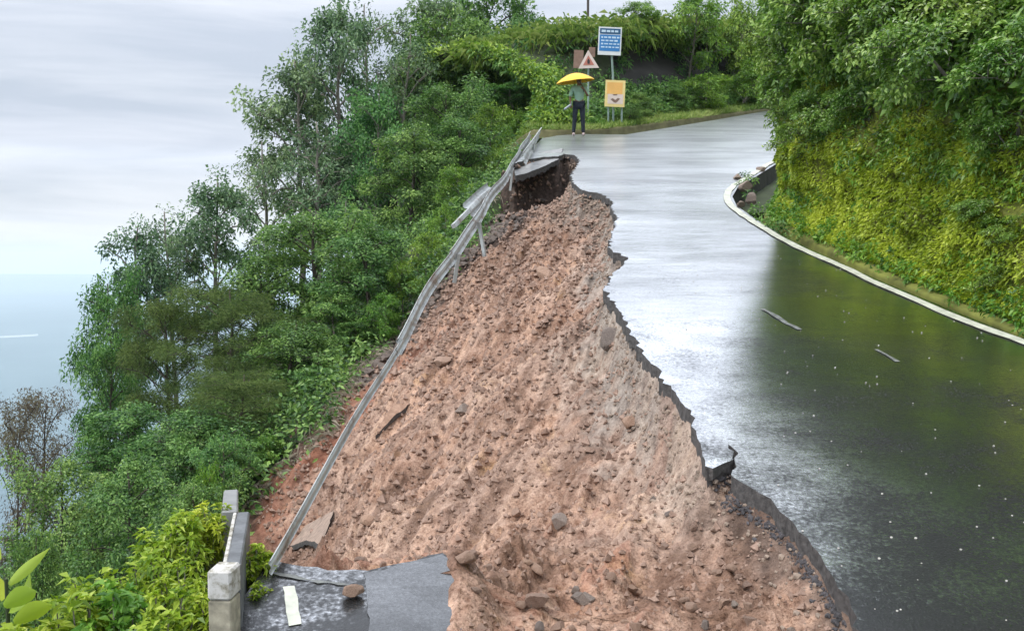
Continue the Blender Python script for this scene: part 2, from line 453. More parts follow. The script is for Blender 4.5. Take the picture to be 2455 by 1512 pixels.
speck2 = ramp(nt, nC.outputs['Fac'], [(0.34, (0.42, 0.37, 0.33)), (0.46, (0.86, 0.84, 0.82)), (0.56, (1, 1, 1)), (0.70, (1.28, 1.27, 1.25))])
c1 = mixc(nt, 0.8, c1, speck2.outputs['Color'], 'MULTIPLY')
at_ = nd(nt, 'ShaderNodeAttribute', attribute_name='soil'); sp_ = nt.nodes.new('ShaderNodeSeparateColor')
nt.links.new(at_.outputs['Color'], sp_.inputs['Color'])
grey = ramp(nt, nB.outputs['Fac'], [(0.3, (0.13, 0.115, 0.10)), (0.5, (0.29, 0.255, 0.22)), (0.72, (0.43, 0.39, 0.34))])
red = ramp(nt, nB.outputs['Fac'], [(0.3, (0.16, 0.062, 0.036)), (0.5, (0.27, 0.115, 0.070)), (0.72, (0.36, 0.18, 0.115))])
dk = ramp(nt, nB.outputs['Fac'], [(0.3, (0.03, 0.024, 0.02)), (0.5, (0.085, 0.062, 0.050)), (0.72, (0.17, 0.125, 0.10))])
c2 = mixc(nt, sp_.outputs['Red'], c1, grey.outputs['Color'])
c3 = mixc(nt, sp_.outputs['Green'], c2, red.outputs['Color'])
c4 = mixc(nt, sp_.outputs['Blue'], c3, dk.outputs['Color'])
stn = nd(nt, 'ShaderNodeAttribute', attribute_name='streak')
stc = ramp(nt, stn.outputs['Fac'], [(0.08, (0.46, 0.41, 0.38)), (0.36, (0.80, 0.755, 0.735)), (0.6, (1.02, 0.99, 0.98)), (0.95, (1.20, 1.17, 1.13))])
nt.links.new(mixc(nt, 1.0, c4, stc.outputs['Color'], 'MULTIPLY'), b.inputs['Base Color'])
b.inputs['Roughness'].default_value = 0.8; b.inputs['Specular IOR Level'].default_value = 0.25
b1 = nd(nt, 'ShaderNodeBump', Strength=0.9, Distance=0.05); nt.links.new(nB.outputs['Fac'], b1.inputs['Height'])
bump(nt, nC.outputs['Fac'], b, 0.8, 0.015, b1.outputs['Normal'])

def clod_mat(name, lo, hi):
    m, nt, b = new_mat(name)
    n = noise(nt, 14, 5, 0.65); oi = nt.nodes.new('ShaderNodeObjectInfo')
    r = ramp(nt, n.outputs['Fac'], [(0.3, lo), (0.7, hi)])
    k = ramp(nt, oi.outputs['Random'], [(0, (0.75, 0.75, 0.78)), (1, (1.15, 1.1, 1.05))])
    nt.links.new(mixc(nt, 1.0, r.outputs['Color'], k.outputs['Color'], 'MULTIPLY'), b.inputs['Base Color'])
    b.inputs['Roughness'].default_value = 0.8; bump(nt, n.outputs['Fac'], b, 0.8, 0.03)
    return m
M_clod = clod_mat('soil_clod', (0.25, 0.155, 0.105), (0.47, 0.32, 0.235))
M_stone = clod_mat('grey_stone', (0.15, 0.12, 0.098), (0.38, 0.31, 0.26))
M_hill = simple_mat('hillside_soil', (0.040, 0.055, 0.022), 0.95, 0.4, 1.5, bumps=0.5)
M_bankearth = simple_mat('mossy_bank_earth', (0.13, 0.14, 0.025), 0.95, 0.5, 3.0, bumps=0.8)
M_cut = simple_mat('cut_earth_painted_shade', (0.022, 0.020, 0.018), 0.95, 0.5, 2.0, bumps=0.8)  # earth of the cut, with the overhang's shade darkened into its colour
M_verge = simple_mat('verge_earth', (0.16, 0.15, 0.07), 0.95, 0.4, 3.0, bumps=0.5)

# ------------------------------------------------------------------ large structure
# distant plain, river strips and a far ridge
m, nt, b = new_mat('valley_plain'); M_plain = m
n = noise(nt, 0.0012, 6, 0.6); r = ramp(nt, n.outputs['Fac'], [(0.3, (0.08, 0.13, 0.15)), (0.7, (0.12, 0.18, 0.20))])
nt.links.new(r.outputs['Color'], b.inputs['Base Color']); b.inputs['Roughness'].default_value = 0.95
PLAIN_Z = -330.0
gx = np.linspace(-16000, 9000, 50); gy = np.linspace(-3000, 17000, 50)
X, Y = np.meshgrid(gx, gy); Z = np.full_like(X, PLAIN_Z)
V = np.stack([X, Y, Z], -1).reshape(-1, 3)
idx = np.arange(2500).reshape(50, 50)
Fq = np.stack([idx[:-1, :-1], idx[:-1, 1:], idx[1:, 1:], idx[1:, :-1]], -1).reshape(-1, 4)
tag(link('valley_plain', np_mesh('valley_plain', V, Fq, M_plain)), kind='structure')
M_river = simple_mat('river_water', (0.33, 0.37, 0.39), 0.9, 0.05, 0.01)
rv = []
cpx = [(0, 336.5), (20, 335.5), (33, 334.8), (38, 334.2)]
up_ = [Vector((ray(px, py - 0.9) * (PLAIN_Z + 0.5) / ray(px, py - 0.9)[2])) for px, py in cpx]
lo_ = [Vector((ray(px, py + 0.9) * (PLAIN_Z + 0.5) / ray(px, py + 0.9)[2])) for px, py in cpx]
ext = [Vector((-6500, 2300, PLAIN_Z + .5)), Vector((-6500, 2000, PLAIN_Z + .5))]
MB().add([ext[0]] + up_ + lo_[::-1] + [ext[1]], [tuple(range(10))]).build('river', M_river)['kind'] = 'structure'
# ridge
rx = np.linspace(-16000, 9000, 140)
prof = PLAIN_Z + 20 + 110 * (0.62 + 0.5 * (rx + 9000) / 9000 * 0.35) + 60 * fbm(rx * 0.0004, rx * 0 + 3.3, 4) + 14
rows = [(9600, 0.0), (10800, 0.45), (12000, 1.0), (14000, 0.6), (16500, 0.0)]
V = []
for yy, k in rows:
    zz = PLAIN_Z - 4 + (prof - PLAIN_Z) * k + (30 * fbm(rx * 0.001, rx * 0 + yy * 0.001, 3) if 0 < k < 1 else 0)
    V.append(np.stack([rx, np.full_like(rx, yy), zz], -1))
V = np.concatenate(V); idx = np.arange(len(V)).reshape(len(rows), -1)
Fq = np.stack([idx[:-1, :-1], idx[:-1, 1:], idx[1:, 1:], idx[1:, :-1]], -1).reshape(-1, 4)
tag(link('distant_hills', np_mesh('distant_hills', V, Fq, M_plain, smooth=True)), kind='structure')

# hillside ground sheet, from the road down to the valley
xs = np.concatenate([-np.geomspace(600, 8, 60), np.linspace(-7.8, 3.0, 130), np.geomspace(3.4, 90, 24)])
ys = np.concatenate([np.linspace(-40, 3.5, 24), np.linspace(3.8, 36, 240), np.geomspace(37, 420, 40)])
X, Y = np.meshgrid(xs, ys)
Z = ground(X, Y)
far = np.clip(Y - 60, 0, None)
Z = Z + 0.5 * fbm(X * 0.35, Y * 0.35, 4) * sstep(0.5, 5, x_outer(Y) - X) + 14 * fbm(X * 0.02, Y * 0.02, 4) * sstep(25, 140, -X)
ins = inside_poly(X, Y, slide_poly)
lowered = np.where(ins & (X > veg_x(Y) - 0.25), 0.5, 0.0)
Z = np.maximum(Z - lowered, PLAIN_Z - 3)
V = np.stack([X, Y, Z], -1).reshape(-1, 3)
idx = np.arange(len(V)).reshape(len(ys), len(xs))
Fq = np.stack([idx[:-1, :-1], idx[:-1, 1:], idx[1:, 1:], idx[1:, :-1]], -1).reshape(-1, 4)
tag(link('hillside', np_mesh('hillside', V, Fq, M_hill, smooth=True)), kind='structure')

# landslide slope, fine grid
ny, nx = 640, 430
ys = np.geomspace(2.7, 25.6, ny)
U = np.linspace(0, 1, nx)
xl = np.where(ys > 5.0, np.interp(ys, [5.0, 5.45, VL[0, 1]], [-1.27, -1.4, VL[0, 0] - .5]), -0.75)
xl = np.where(ys > VL[0, 1], veg_x(ys) - 0.5, xl)
xr_y = np.array([p[1] for p in bay][len(slab_edge):len(slab_edge) + len(near_pts) + len(right_edge)])
xr = np.full(ny, 2.4)
X = xl[:, None] + (xr - xl)[:, None] * U[None, :]
Y = np.repeat(ys[:, None], nx, 1)
Z = ground(X, Y)
d_e = dist_poly(X, Y, BA)
ins = inside_poly(X, Y, slide_poly)
amt = sstep(0.0, 0.35, d_e) * ins
# fall-line coordinates: streaks run down and to the left
th = R(200)
a_ = X * math.cos(R(68)) + Y * math.sin(R(68)); b_ = -X * math.sin(R(68)) + Y * math.cos(R(68))
n_big = fbm(X * 0.8 + 3, Y * 0.8, 4)
n_str = fbm(a_ * 1.1, b_ * 5.0 + 9, 4)
n_gul = fbm(a_ * 0.55 + 40, b_ * 2.6, 4, 0.55)
rough_m = 0.30 + 0.95 * sstep(-.12, .2, fbm(X * 1.3 + 77, Y * 1.3, 3))
n_med = fbm(X * 4.2, Y * 4.2 + 50, 4, 0.6)
rid = 1 - np.abs(fbm(X * 6.5 + 31, Y * 6.5, 3, 0.55)) * 4
n_fine = fbm(X * 19, Y * 19 + 7, 3, 0.6)
nearw = 1 - sstep(5.5, 9.5, Y)
Z = Z + amt * (0.34 * n_big * (1 - .55 * nearw) + 0.27 * n_str * (1 - .4 * nearw) + 0.26 * n_gul * (1 - .6 * nearw) + rough_m * ((0.16 + .14 * nearw) * n_med + 0.05 * rid + 0.05 * n_fine - 0.05 * np.abs(fbm(X * 10 + 4, Y * 10 + 2, 3, .6)) * 2 + 0.07 * fbm(a_ * 3.0, b_ * 13.0 + 3, 3) + 0.02 * fbm(X * 42, Y * 42, 2))) + 0.04 * n_med * ins * (1 - amt)
# hollows left where lumps broke out
for (pa_, pb_), rr_, dp_ in [((1312, 690), .30, .20), ((1285, 1400), .14, .13), ((1345, 1275), .16, .13), ((880, 1265), .24, .16), ((1450, 835), .30, .18), ((1120, 985), .30, .14), ((1190, 1120), .22, .12),
                             ((1500, 1010), .25, .13), ((1620, 1260), .15, .10), ((1420, 1290), .13, .10), ((1120, 1370), .12, .10), ((1560, 1400), .12, .10), ((1700, 1330), .12, .10), ((1380, 1460), .12, .12),
                             ((1060, 880), .3, .15), ((1230, 880), .28, .12), ((1010, 1150), .25, .13), ((1330, 1010), .25, .12), ((1600, 1100), .2, .12), ((1840, 1400), .12, .10), ((1480, 1180), .2, .1), ((1250, 1220), .18, .12)]:
    g_ = on_ground(*dpt(pa_, pb_), y0=4.3)
    if g_ is not None: Z = Z - amt * dp_ * np.exp(-(((X - g_.x) / rr_) ** 2 + ((Y - g_.y) / (rr_ * 1.3)) ** 2)) * (1 + 2.2 * n_med)
# loose heap in the foreground, ending against the slab
heap = np.exp(-(((X - 0.62) / 0.75) ** 2 + ((Y - 4.75) / 0.9) ** 2)) * 0.10
Z = Z + heap * amt
rzm = roadz(X, Y)
slabw = sstep(5.9, 5.5, Y) * sstep(.25, -.1, X) * sstep(-.45, -.3, X)
Z = np.where(ins, np.where(Z > rzm + .03, rzm + .03 + .3 * (Z - rzm - .03), Z) * (1 - slabw * sstep(.3, 0, d_e)) + (rzm + .02 + .12 * n_med) * slabw * sstep(.3, 0, d_e), rzm - 0.10 - 0.1 * sstep(0, 0.3, d_e) + slabw * (.13 + .12 * n_med - .5 * d_e))
# grey road base near the torn edge, red subsoil on the lower left, dark humus along the growth
vx = veg_x(Y)
dl = X - vx
grey_m = sstep(0.75, 0.05, d_e + 0.8 * n_med) * sstep(4.6, 9, Y) * 0.9 + 0.3 * sstep(0.08, 0.22, n_big) * sstep(20, 12, Y) * 0.6 + 0.8 * sstep(19, 23, Y) * sstep(1.6, .4, d_e)
red_m = sstep(1.7, 0.3, dl + 2.2 * n_big) * sstep(19, 14, Y) * 0.9 + 0.5 * sstep(0.08, 0.2, n_str) * nearw
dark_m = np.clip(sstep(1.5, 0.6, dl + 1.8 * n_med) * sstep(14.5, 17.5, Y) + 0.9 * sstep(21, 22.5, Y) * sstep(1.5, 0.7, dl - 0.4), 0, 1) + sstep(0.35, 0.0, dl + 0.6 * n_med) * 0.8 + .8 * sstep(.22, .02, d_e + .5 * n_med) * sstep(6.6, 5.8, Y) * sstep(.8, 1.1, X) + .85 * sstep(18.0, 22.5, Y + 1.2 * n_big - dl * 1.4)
colr = np.stack([np.clip(grey_m, 0, 1), np.clip(red_m, 0, 1), np.clip(dark_m, 0, 1), np.ones_like(X)], -1).reshape(-1, 4)
V = np.stack([X, Y, Z], -1).reshape(-1, 3)
idx = np.arange(ny * nx).reshape(ny, nx)
Fq = np.stack([idx[:-1, :-1], idx[:-1, 1:], idx[1:, 1:], idx[1:, :-1]], -1).reshape(-1, 4)
cx = V[Fq].mean(1)
keep = inside_poly(cx[:, 0], cx[:, 1], slide_poly) | (dist_poly(cx[:, 0], cx[:, 1], BA) < 0.30)
Fq = Fq[keep]
used = np.zeros(len(V), bool); used[Fq] = True; remap = np.cumsum(used) - 1
soil_V = V[used]; soil_F = remap[Fq]
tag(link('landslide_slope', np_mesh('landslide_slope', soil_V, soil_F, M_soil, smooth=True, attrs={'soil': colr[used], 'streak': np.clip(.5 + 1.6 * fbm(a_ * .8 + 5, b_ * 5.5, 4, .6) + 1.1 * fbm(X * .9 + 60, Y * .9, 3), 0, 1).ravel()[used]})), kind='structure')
_syl, _szl = ys, Z
def soil_z(x, y):
    i = int(np.clip(np.searchsorted(ys, y), 1, ny - 1)); u = (x - xl[i]) / (xr[i] - xl[i])
    j = int(np.clip(u * (nx - 1), 0, nx - 1)); return float(Z[i, j])
def on_soil(px, py, y0=4.0):
    d = ray(px, py)
    for y in np.linspace(y0, 25.3, 700):
        x = d[0] / d[1] * y
        if inside_poly(np.array([x]), np.array([y]), slide_poly)[0] and d[2] / d[1] * y < soil_z(x, y): return Vector((x, y, soil_z(x, y)))
    return None

# road: one torn asphalt sheet with thickness
inner = [on_road(*dpt(*p)) for p in ((2424, 812), (2085, 672), (1870, 575), (1790, 525), (1748, 492), (1738, 470), (1752, 448), (1790, 425), (1858, 384))]
inner_far = [Vector((7.4, 25.0, 0)), Vector((11, 29.5, 0)), Vector((19, 36, 0)), Vector((32, 44, 0))]
outer_far = [Vector((0.62, 26.5, 0)), Vector((0.85, 28.4, 0)), Vector((1.35, 29.2, 0)), Vector((2.0, 29.65, 0))] + [on_road(*dpt(*p)) for p in ((1500, 322), (1620, 302), (1720, 286), (1835, 266))] + [Vector((20, 51, 0)), Vector((30, 60, 0))]
line_near = [Vector((5.0, 7.6, 0)), Vector((5.5, 5, 0)), Vector((6.2, 1, 0)), Vector((6.6, -8, 0))]
# boundary: near outer -> bay -> outer far -> inner back (road edge is 0.10 m outside the painted line)
def off_line(pts, dd):
    out = []
    for i, p in enumerate(pts):
        a = pts[max(i - 1, 0)]; c = pts[min(i + 1, len(pts) - 1)]
        t = (c - a); t.z = 0; t.normalize(); out.append(Vector((p.x + t.y * dd, p.y - t.x * dd, 0)))
    return out
line_pts = line_near[::-1] + inner
inner_edge = off_line(line_pts, 0.12) + inner_far
bound = [(-2.35, -8), (-1.62, 2.0)] + bay_j + [(p.x, p.y) for p in outer_far] + [(p.x, p.y) for p in inner_edge[::-1]]
def sheet(poly, zf, step, thick, mats, name, parent=None, zoff=0.0):
    poly = [Vector((float(a), float(b))) for a, b in poly]
    P = np.array([tuple(p) for p in poly])
    lo, hi = P.min(0), P.max(0)
    gx = np.arange(lo[0], hi[0], step); gy = np.arange(lo[1], hi[1], step)
    GX, GY = np.meshgrid(gx, gy); GX = GX.ravel(); GY = GY.ravel()
    ok = inside_poly(GX, GY, P)
    closed = np.vstack([P, P[:1]])
    ok[ok] &= dist_poly(GX[ok], GY[ok], closed) > step * 0.3
    pts = poly + [Vector((a, b)) for a, b in zip(GX[ok], GY[ok])]
    n = len(poly)
    ov, oe, of, _, _, _ = delaunay_2d_cdt(pts, [(i, (i + 1) % n) for i in range(n)], [], 1, 1e-5)
    tri = [f for f in of]
    me = bpy.data.meshes.new(name)
    xy = np.array([tuple(v) for v in ov]); zz = zf(xy[:, 0], xy[:, 1]) + zoff
    me.from_pydata([(a, b_, c) for (a, b_), c in zip(xy, zz)], [], tri)
    bm = bmesh.new(); bm.from_mesh(me)
    bmesh.ops.recalc_face_normals(bm, faces=bm.faces[:])
    if bm.faces and sum(f.normal.z for f in bm.faces) < 0: bmesh.ops.reverse_faces(bm, faces=bm.faces[:])
    if thick:
        be = [e for e in bm.edges if len(e.link_faces) == 1]
        for e in be: e.smooth = False
        r = bmesh.ops.extrude_edge_only(bm, edges=be)
        rr = random.Random(5)
        for v in r['geom']:
            if isinstance(v, bmesh.types.BMVert): v.co.z -= thick * rr.uniform(0.7, 1.2)
        for f in r['geom']:
            if isinstance(f, bmesh.types.BMFace): f.material_index = 1 if len(mats) > 1 else 0
        for f in bm.faces: f.smooth = False
    bm.to_mesh(me); bm.free()
    for mm in mats: me.materials.append(mm)
    me.update()
    return link(name, me, parent)
def road_surf(x, y):
    return roadz(x, y) + 0.05 * fbm(x * 0.5, y * 0.5, 3) + 0.012 * fbm(x * 3, y * 3, 2) * sstep(30, 5, y)
road = sheet(bound, road_surf, 0.42, 0.13, [M_asph, M_break], 'road')
for p in road.data.polygons: p.use_smooth = p.material_index == 0
tag(road, kind='structure')

def strip(pts, w, name, mat, zoff=0.006, parent=None, ragged=0.0, dens=0.25):
    # resample
    P = [np.array((p.x, p.y)) for p in pts]; out = []
    for a, b_ in zip(P[:-1], P[1:]):
        n = max(1, int(np.linalg.norm(b_ - a) / dens))
        for i in range(n): out.append(a + (b_ - a) * i / n)
    out.append(P[-1]); out = np.array(out)
    # smooth
    for _ in range(6):
        out[1:-1] = 0.25 * out[:-2] + 0.5 * out[1:-1] + 0.25 * out[2:]
    t = np.gradient(out, axis=0); t /= np.linalg.norm(t, axis=1)[:, None]; nn = np.stack([t[:, 1], -t[:, 0]], 1)
    rr = np.random.default_rng(4)
    wl = w / 2 * (1 + ragged * rr.normal(size=len(out))); wr = w / 2 * (1 + ragged * rr.normal(size=len(out)))
    A = out - nn * wl[:, None]; B = out + nn * wr[:, None]
    XY = np.concatenate([A, out, B]); z = road_surf(XY[:, 0], XY[:, 1]) + zoff
    n = len(out); i = np.arange(n - 1)
    Fq = np.concatenate([np.stack([i, i + n, i + n + 1, i + 1], 1), np.stack([i + n, i + 2 * n, i + 2 * n + 1, i + n + 1], 1)])
    return link(name, np_mesh(name, np.column_stack([XY, z]), Fq, mat), parent)
strip(line_pts[1:] + [Vector((7.2, 25.1, 0))], 0.115, 'edge_line', M_paint, zoff=0.014, parent=road, ragged=0.12)
# worn centre dashes
for a, b_, w in (((1828, 742), (1918, 792), 0.05), ((2100, 838), (2150, 868), 0.035)):
    strip([on_road(*dpt(*a)), on_road(*dpt(*b_))], w, 'worn_centre_dash', M_paint_old, parent=road, ragged=0.3, dens=0.12)
patch = sheet(jag([tuple(on_road(*dpt(*q)))[:2] for q in ((872, 1372), (1058, 1326), (1080, 1340), (1100, 1400), (1108, 1580), (890, 1580), (872, 1372))], .05, .008, np.random.default_rng(6))[:-1], road_surf, .2, 0, [M_asph2], 'road_patch', road, .006)
strip([on_road(*dpt(655, 1376)), on_road(*dpt(740, 1392)), on_road(*dpt(862, 1402))], .02, 'slab_joint', M_paint_old, parent=road, ragged=.5, dens=.05)
strip([on_road(*dpt(692, 1408)), on_road(*dpt(708, 1500))], 0.058, 'edge_dash', M_paint, parent=road, ragged=0.08, dens=0.05)
# wet hollows round slab seam

# right hand bank: cut face along the inside of the bend, hill rising behind it
foot = np.array([(6.75, -8), (6.45, 1), (5.62, 5.5), (5.02, 8.7), (4.48, 11.6), (4.16, 14.2), (4.13, 15.6), (4.75, 17.2), (6.2, 19.5), (10, 24), (18, 31.5), (31, 40)], float)
spine = np.array([(26, -10), (24, 0), (21, 6), (19.5, 9.5), (18.4, 12), (17.8, 13.2), (17.4, 14.2), (17.4, 15.2), (17.8, 16.4), (20, 18.5), (27, 22), (38, 28)], float)
prof = [(-0.30, -0.20), (-0.27, 0.012), (-0.05, 0.06), (0.04, 0.30), (0.10, 0.75), (0.16, 1.2), (0.26, 1.7), (0.45, 2.3), (0.75, 3.0), (1.2, 3.9), (1.8, 5.2), (2.6, 7.0), (4.0, 9.5), (6.5, 13.0), (10, 16.5), (17, 20)]
fl = np.concatenate([[0], np.cumsum(np.hypot(*np.diff(foot, axis=0).T))])
BANK_LEN = fl[-1]
pd = np.array([p[0] for p in prof]); pz = np.array([p[1] for p in prof]); PK = np.arange(len(prof))
def bank_pt(s, k):
    """s: metres along the foot, k: profile index (float)"""
    s = np.asarray(s, float); k = np.asarray(k, float)
    fx = np.interp(s, fl, foot[:, 0]); fy = np.interp(s, fl, foot[:, 1])
    sx = np.interp(s, fl, spine[:, 0]); sy = np.interp(s, fl, spine[:, 1])
    Ln = np.hypot(sx - fx, sy - fy); d = np.interp(k, PK, pd); h = np.interp(k, PK, pz)
    u = d / np.maximum(Ln, 1) * np.minimum(1.0, Ln / 17.0 + 0.0)
    x = fx + (sx - fx) * u; y = fy + (sy - fy) * u
    z = roadz(fx, fy) + h
    w = sstep(1.5, 4, k)
    b1 = fbm(s * 0.7 + 3, k * 0.6, 4) * 0.55; b2 = fbm(s * 2.3, k * 1.6 + 8, 3) * 0.28
    nx = -(sx - fx) / Ln; nyy = -(sy - fy) / Ln
    q = (b1 + b2) * w
    return x + nx * q, y + nyy * q, z + 0.25 * (b1) * sstep(4, 7, k)
S, K = np.meshgrid(np.concatenate([np.linspace(0, 6, 8), np.linspace(6.3, 30, 150), np.linspace(30.6, BANK_LEN, 40)]), np.linspace(0, len(prof) - 1, 90))
bx, by, bz = bank_pt(S, K)
V = np.stack([bx, by, bz], -1).reshape(-1, 3); idx = np.arange(S.size).reshape(S.shape)
Fq = np.stack([idx[:-1, :-1], idx[:-1, 1:], idx[1:, 1:], idx[1:, :-1]], -1).reshape(-1, 4)
tag(link('roadside_bank', np_mesh('roadside_bank', V, Fq, M_bankearth, smooth=True)), kind='structure')

# drain behind the inside edge of the bend: floor and dark side wall under the road edge
dr_in = [p for p in off_line(line_pts, 0.14) if p.y > 15.6] + [Vector((7.4, 25.0, 0)) + Vector((.14, -.1, 0))]
seg = [(p.x, p.y) for p in dr_in]
seg_r = []
tot = np.concatenate([[0], np.cumsum([math.hypot(b_[0] - a[0], b_[1] - a[1]) for a, b_ in zip(seg[:-1], seg[1:])])])
for q in np.linspace(0, tot[-1], 40):
    seg_r.append((np.interp(q, tot, [p[0] for p in seg]), np.interp(q, tot, [p[1] for p in seg])))
mb = MB(); mf = MB()
rr = random.Random(2)
top = []; botm = []; outr = []
for i, (x, y) in enumerate(seg_r):
    dep = 0.10 + 0.55 * float(sstep(16.3, 18.6, y))
    zt = float(roadz(x, y))
    top.append((x, y, zt - 0.02)); botm.append((x + rr.uniform(0, .05), y - .03, zt - dep - 0.15)); 
    outr.append((x + 1.9, y - 1.1, zt - dep + rr.uniform(-.02, .02)))
fl2 = [(a[0], a[1], a[2] + 0.15) for a in botm]
n = len(top)
mb.add(top + botm, [(i, i + 1, n + i + 1, n + i) for i in range(n - 1)])
mf.add(fl2 + outr, [(i, i + 1, n + i + 1, n + i) for i in range(n - 1)])
dw = mb.build('drain_wall', M_darkstone); tag(dw, kind='structure')
df = mf.build('drain_floor', M_conc); tag(df, kind='structure')

# far bank behind the outer edge of the bend
ff = np.array([(-3.4, 33.2), (-1.6, 31.7), (0.2, 30.3), (1.9, 30.15), (3.4, 31.9), (5.9, 35.2), (10.4, 41.2), (16.5, 48.2), (30, 61)], float)
ffl = np.concatenate([[0], np.cumsum(np.hypot(*np.diff(ff, axis=0).T))])
fh = np.array([0.02, 0.45, 0.8, 0.84, 0.9, 0.95, 1.02, 1.05, 1.05])     # height factor along the foot
fprof = [(-0.55, -0.3), (-0.5, 0.02), (0.3, 0.12), (0.9, 0.45), (1.4, 1.1), (1.8, 1.9), (2.2, 2.35), (2.3, 2.9), (1.55, 3.3), (2.1, 3.5), (4.0, 3.6), (7, 3.3), (11, 1.5), (16, -4)]
fd = np.array([p[0] for p in fprof]); fz = np.array([p[1] for p in fprof]); FK = np.arange(len(fprof))
def far_pt(s, k):
    s = np.asarray(s, float); k = np.asarray(k, float)
    x = np.interp(s, ffl, ff[:, 0]); y = np.interp(s, ffl, ff[:, 1])
    e = 0.8
    tx = np.interp(s + e, ffl, ff[:, 0]) - np.interp(s - e, ffl, ff[:, 0]); ty = np.interp(s + e, ffl, ff[:, 1]) - np.interp(s - e, ffl, ff[:, 1])
    tl = np.hypot(tx, ty); nx, nyy = -ty / tl, tx / tl
    d = np.interp(k, FK, fd); h = np.interp(k, FK, fz) * np.interp(s, ffl, fh)
    d = d + (np.interp(k, FK, [-.55, -.5, .3, .9, 1.4, 2.0, 2.8, 3.6, 4.4, 5.2, 6.2, 8, 11, 16]) - d) * sstep(4.6, 2.8, x)
    q = fbm(s * 0.6, k * 0.7 + 4, 4) * 0.7 * sstep(2, 4, k)
    base = np.where(x < 0.6, ground(np.minimum(x, .5), y) + 0.3 * sstep(0.6, -2, x) * 0 + .38 * sstep(-1.5, .6, x), roadz(x, y))
    return x + nx * (d + q), y + nyy * (d + q), base + h + q * 0.3
S, K = np.meshgrid(np.linspace(0, ffl[-1], 170), np.linspace(0, len(fprof) - 1, 70))
bx, by, bz = far_pt(S, K)
V = np.stack([bx, by, bz], -1).reshape(-1, 3); idx = np.arange(S.size).reshape(S.shape)
Fq = np.stack([idx[:-1, :-1], idx[:-1, 1:], idx[1:, 1:], idx[1:, :-1]], -1).reshape(-1, 4)
km = K[:-1, :-1].ravel(); sm = S[:-1, :-1].ravel()
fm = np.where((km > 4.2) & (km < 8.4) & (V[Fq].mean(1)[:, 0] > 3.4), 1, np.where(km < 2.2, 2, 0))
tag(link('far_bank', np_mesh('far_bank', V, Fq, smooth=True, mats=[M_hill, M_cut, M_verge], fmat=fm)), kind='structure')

# haze: one closed box of even, thin air
m = bpy.data.materials.new('haze'); m.use_nodes = True; nt = m.node_tree
nt.nodes.remove(nt.nodes['Principled BSDF'])
pv = nd(nt, 'ShaderNodeVolumePrincipled', Density=0.000125); pv.inputs['Color'].default_value = (0.84, 0.94, 1.0, 1); pv.inputs['Anisotropy'].default_value = 0.1
nt.links.new(pv.outputs['Volume'], nt.nodes['Material Output'].inputs['Volume'])
hz = MB().box((-3500, 7000, (PLAIN_Z - 8 + 60) / 2), (27000, 22000, 60 - PLAIN_Z + 8)).build('haze', m)
tag(hz, kind='stuff')

# ------------------------------------------------------------------ vegetation
def leaves(P, Nn, A, Ls, W, droop=0.15, fold=0.12):
    """folded two-triangle leaves; returns verts, faces"""
    Nn = Nn / (np.linalg.norm(Nn, axis=1)[:, None] + 1e-9)
    A = A - Nn * (A * Nn).sum(1)[:, None] * 0.6
    A = A / (np.linalg.norm(A, axis=1)[:, None] + 1e-9)
    B = np.cross(Nn, A); B /= (np.linalg.norm(B, axis=1)[:, None] + 1e-9)
    Ls = Ls[:, None]; W = W[:, None]
    mid = P + A * Ls * 0.42
    v1 = mid + B * W * 0.5 + Nn * W * fold; v3 = mid - B * W * 0.5 + Nn * W * fold
    v2 = P + A * Ls; v2[:, 2] -= droop * Ls[:, 0]
    V = np.stack([P, v1, v2, v3], 1).reshape(-1, 3)
    i = np.arange(len(P)) * 4
    Fq = np.concatenate([np.stack([i, i + 2, i + 1], 1), np.stack([i, i + 3, i + 2], 1)])
    return V, Fq

def cluster_leaves(r, cen, rad, n, size, aspect=0.45, flat=0.75, out_from=None, up=0.7, tone_c=0.18, tone_l=0.2, droop=0.12, shell=0.0):
    K = len(cen)
    c = np.repeat(cen, n, 0); rd = np.repeat(rad, n)
    g = r.normal(size=(K * n, 3)); g /= np.linalg.norm(g, axis=1)[:, None]
    u = r.random(K * n) ** (1 / 3.0)
    if shell: u = np.maximum(u, shell * (0.7 + .3 * r.random(K * n)))
    off = g * (u * rd)[:, None]; off[:, 2] *= flat
    P = c + off
    outv = g.copy()
    if out_from is not None:
        w = P - out_from; w /= (np.linalg.norm(w, axis=1)[:, None] + 1e-9); outv = 0.5 * outv + 0.7 * w
    Nn = outv * 0.55 + r.normal(size=P.shape) * 0.45 + np.array([0, 0, up])
    A = outv * 0.6 + r.normal(size=P.shape) * 0.65 + np.array([0, 0, -0.08])
    Ls = size * r.uniform(0.6, 1.35, K * n)
    V, Fq = leaves(P, Nn, A, Ls, Ls * aspect * r.uniform(0.8, 1.2, K * n), droop)
    tc_ = np.repeat(r.normal(0, tone_c, K), n)
    tone = np.clip(0.5 + tc_ + r.normal(0, tone_l, K * n), 0.02, 0.98)
    return V, Fq, np.repeat(tone, 4)

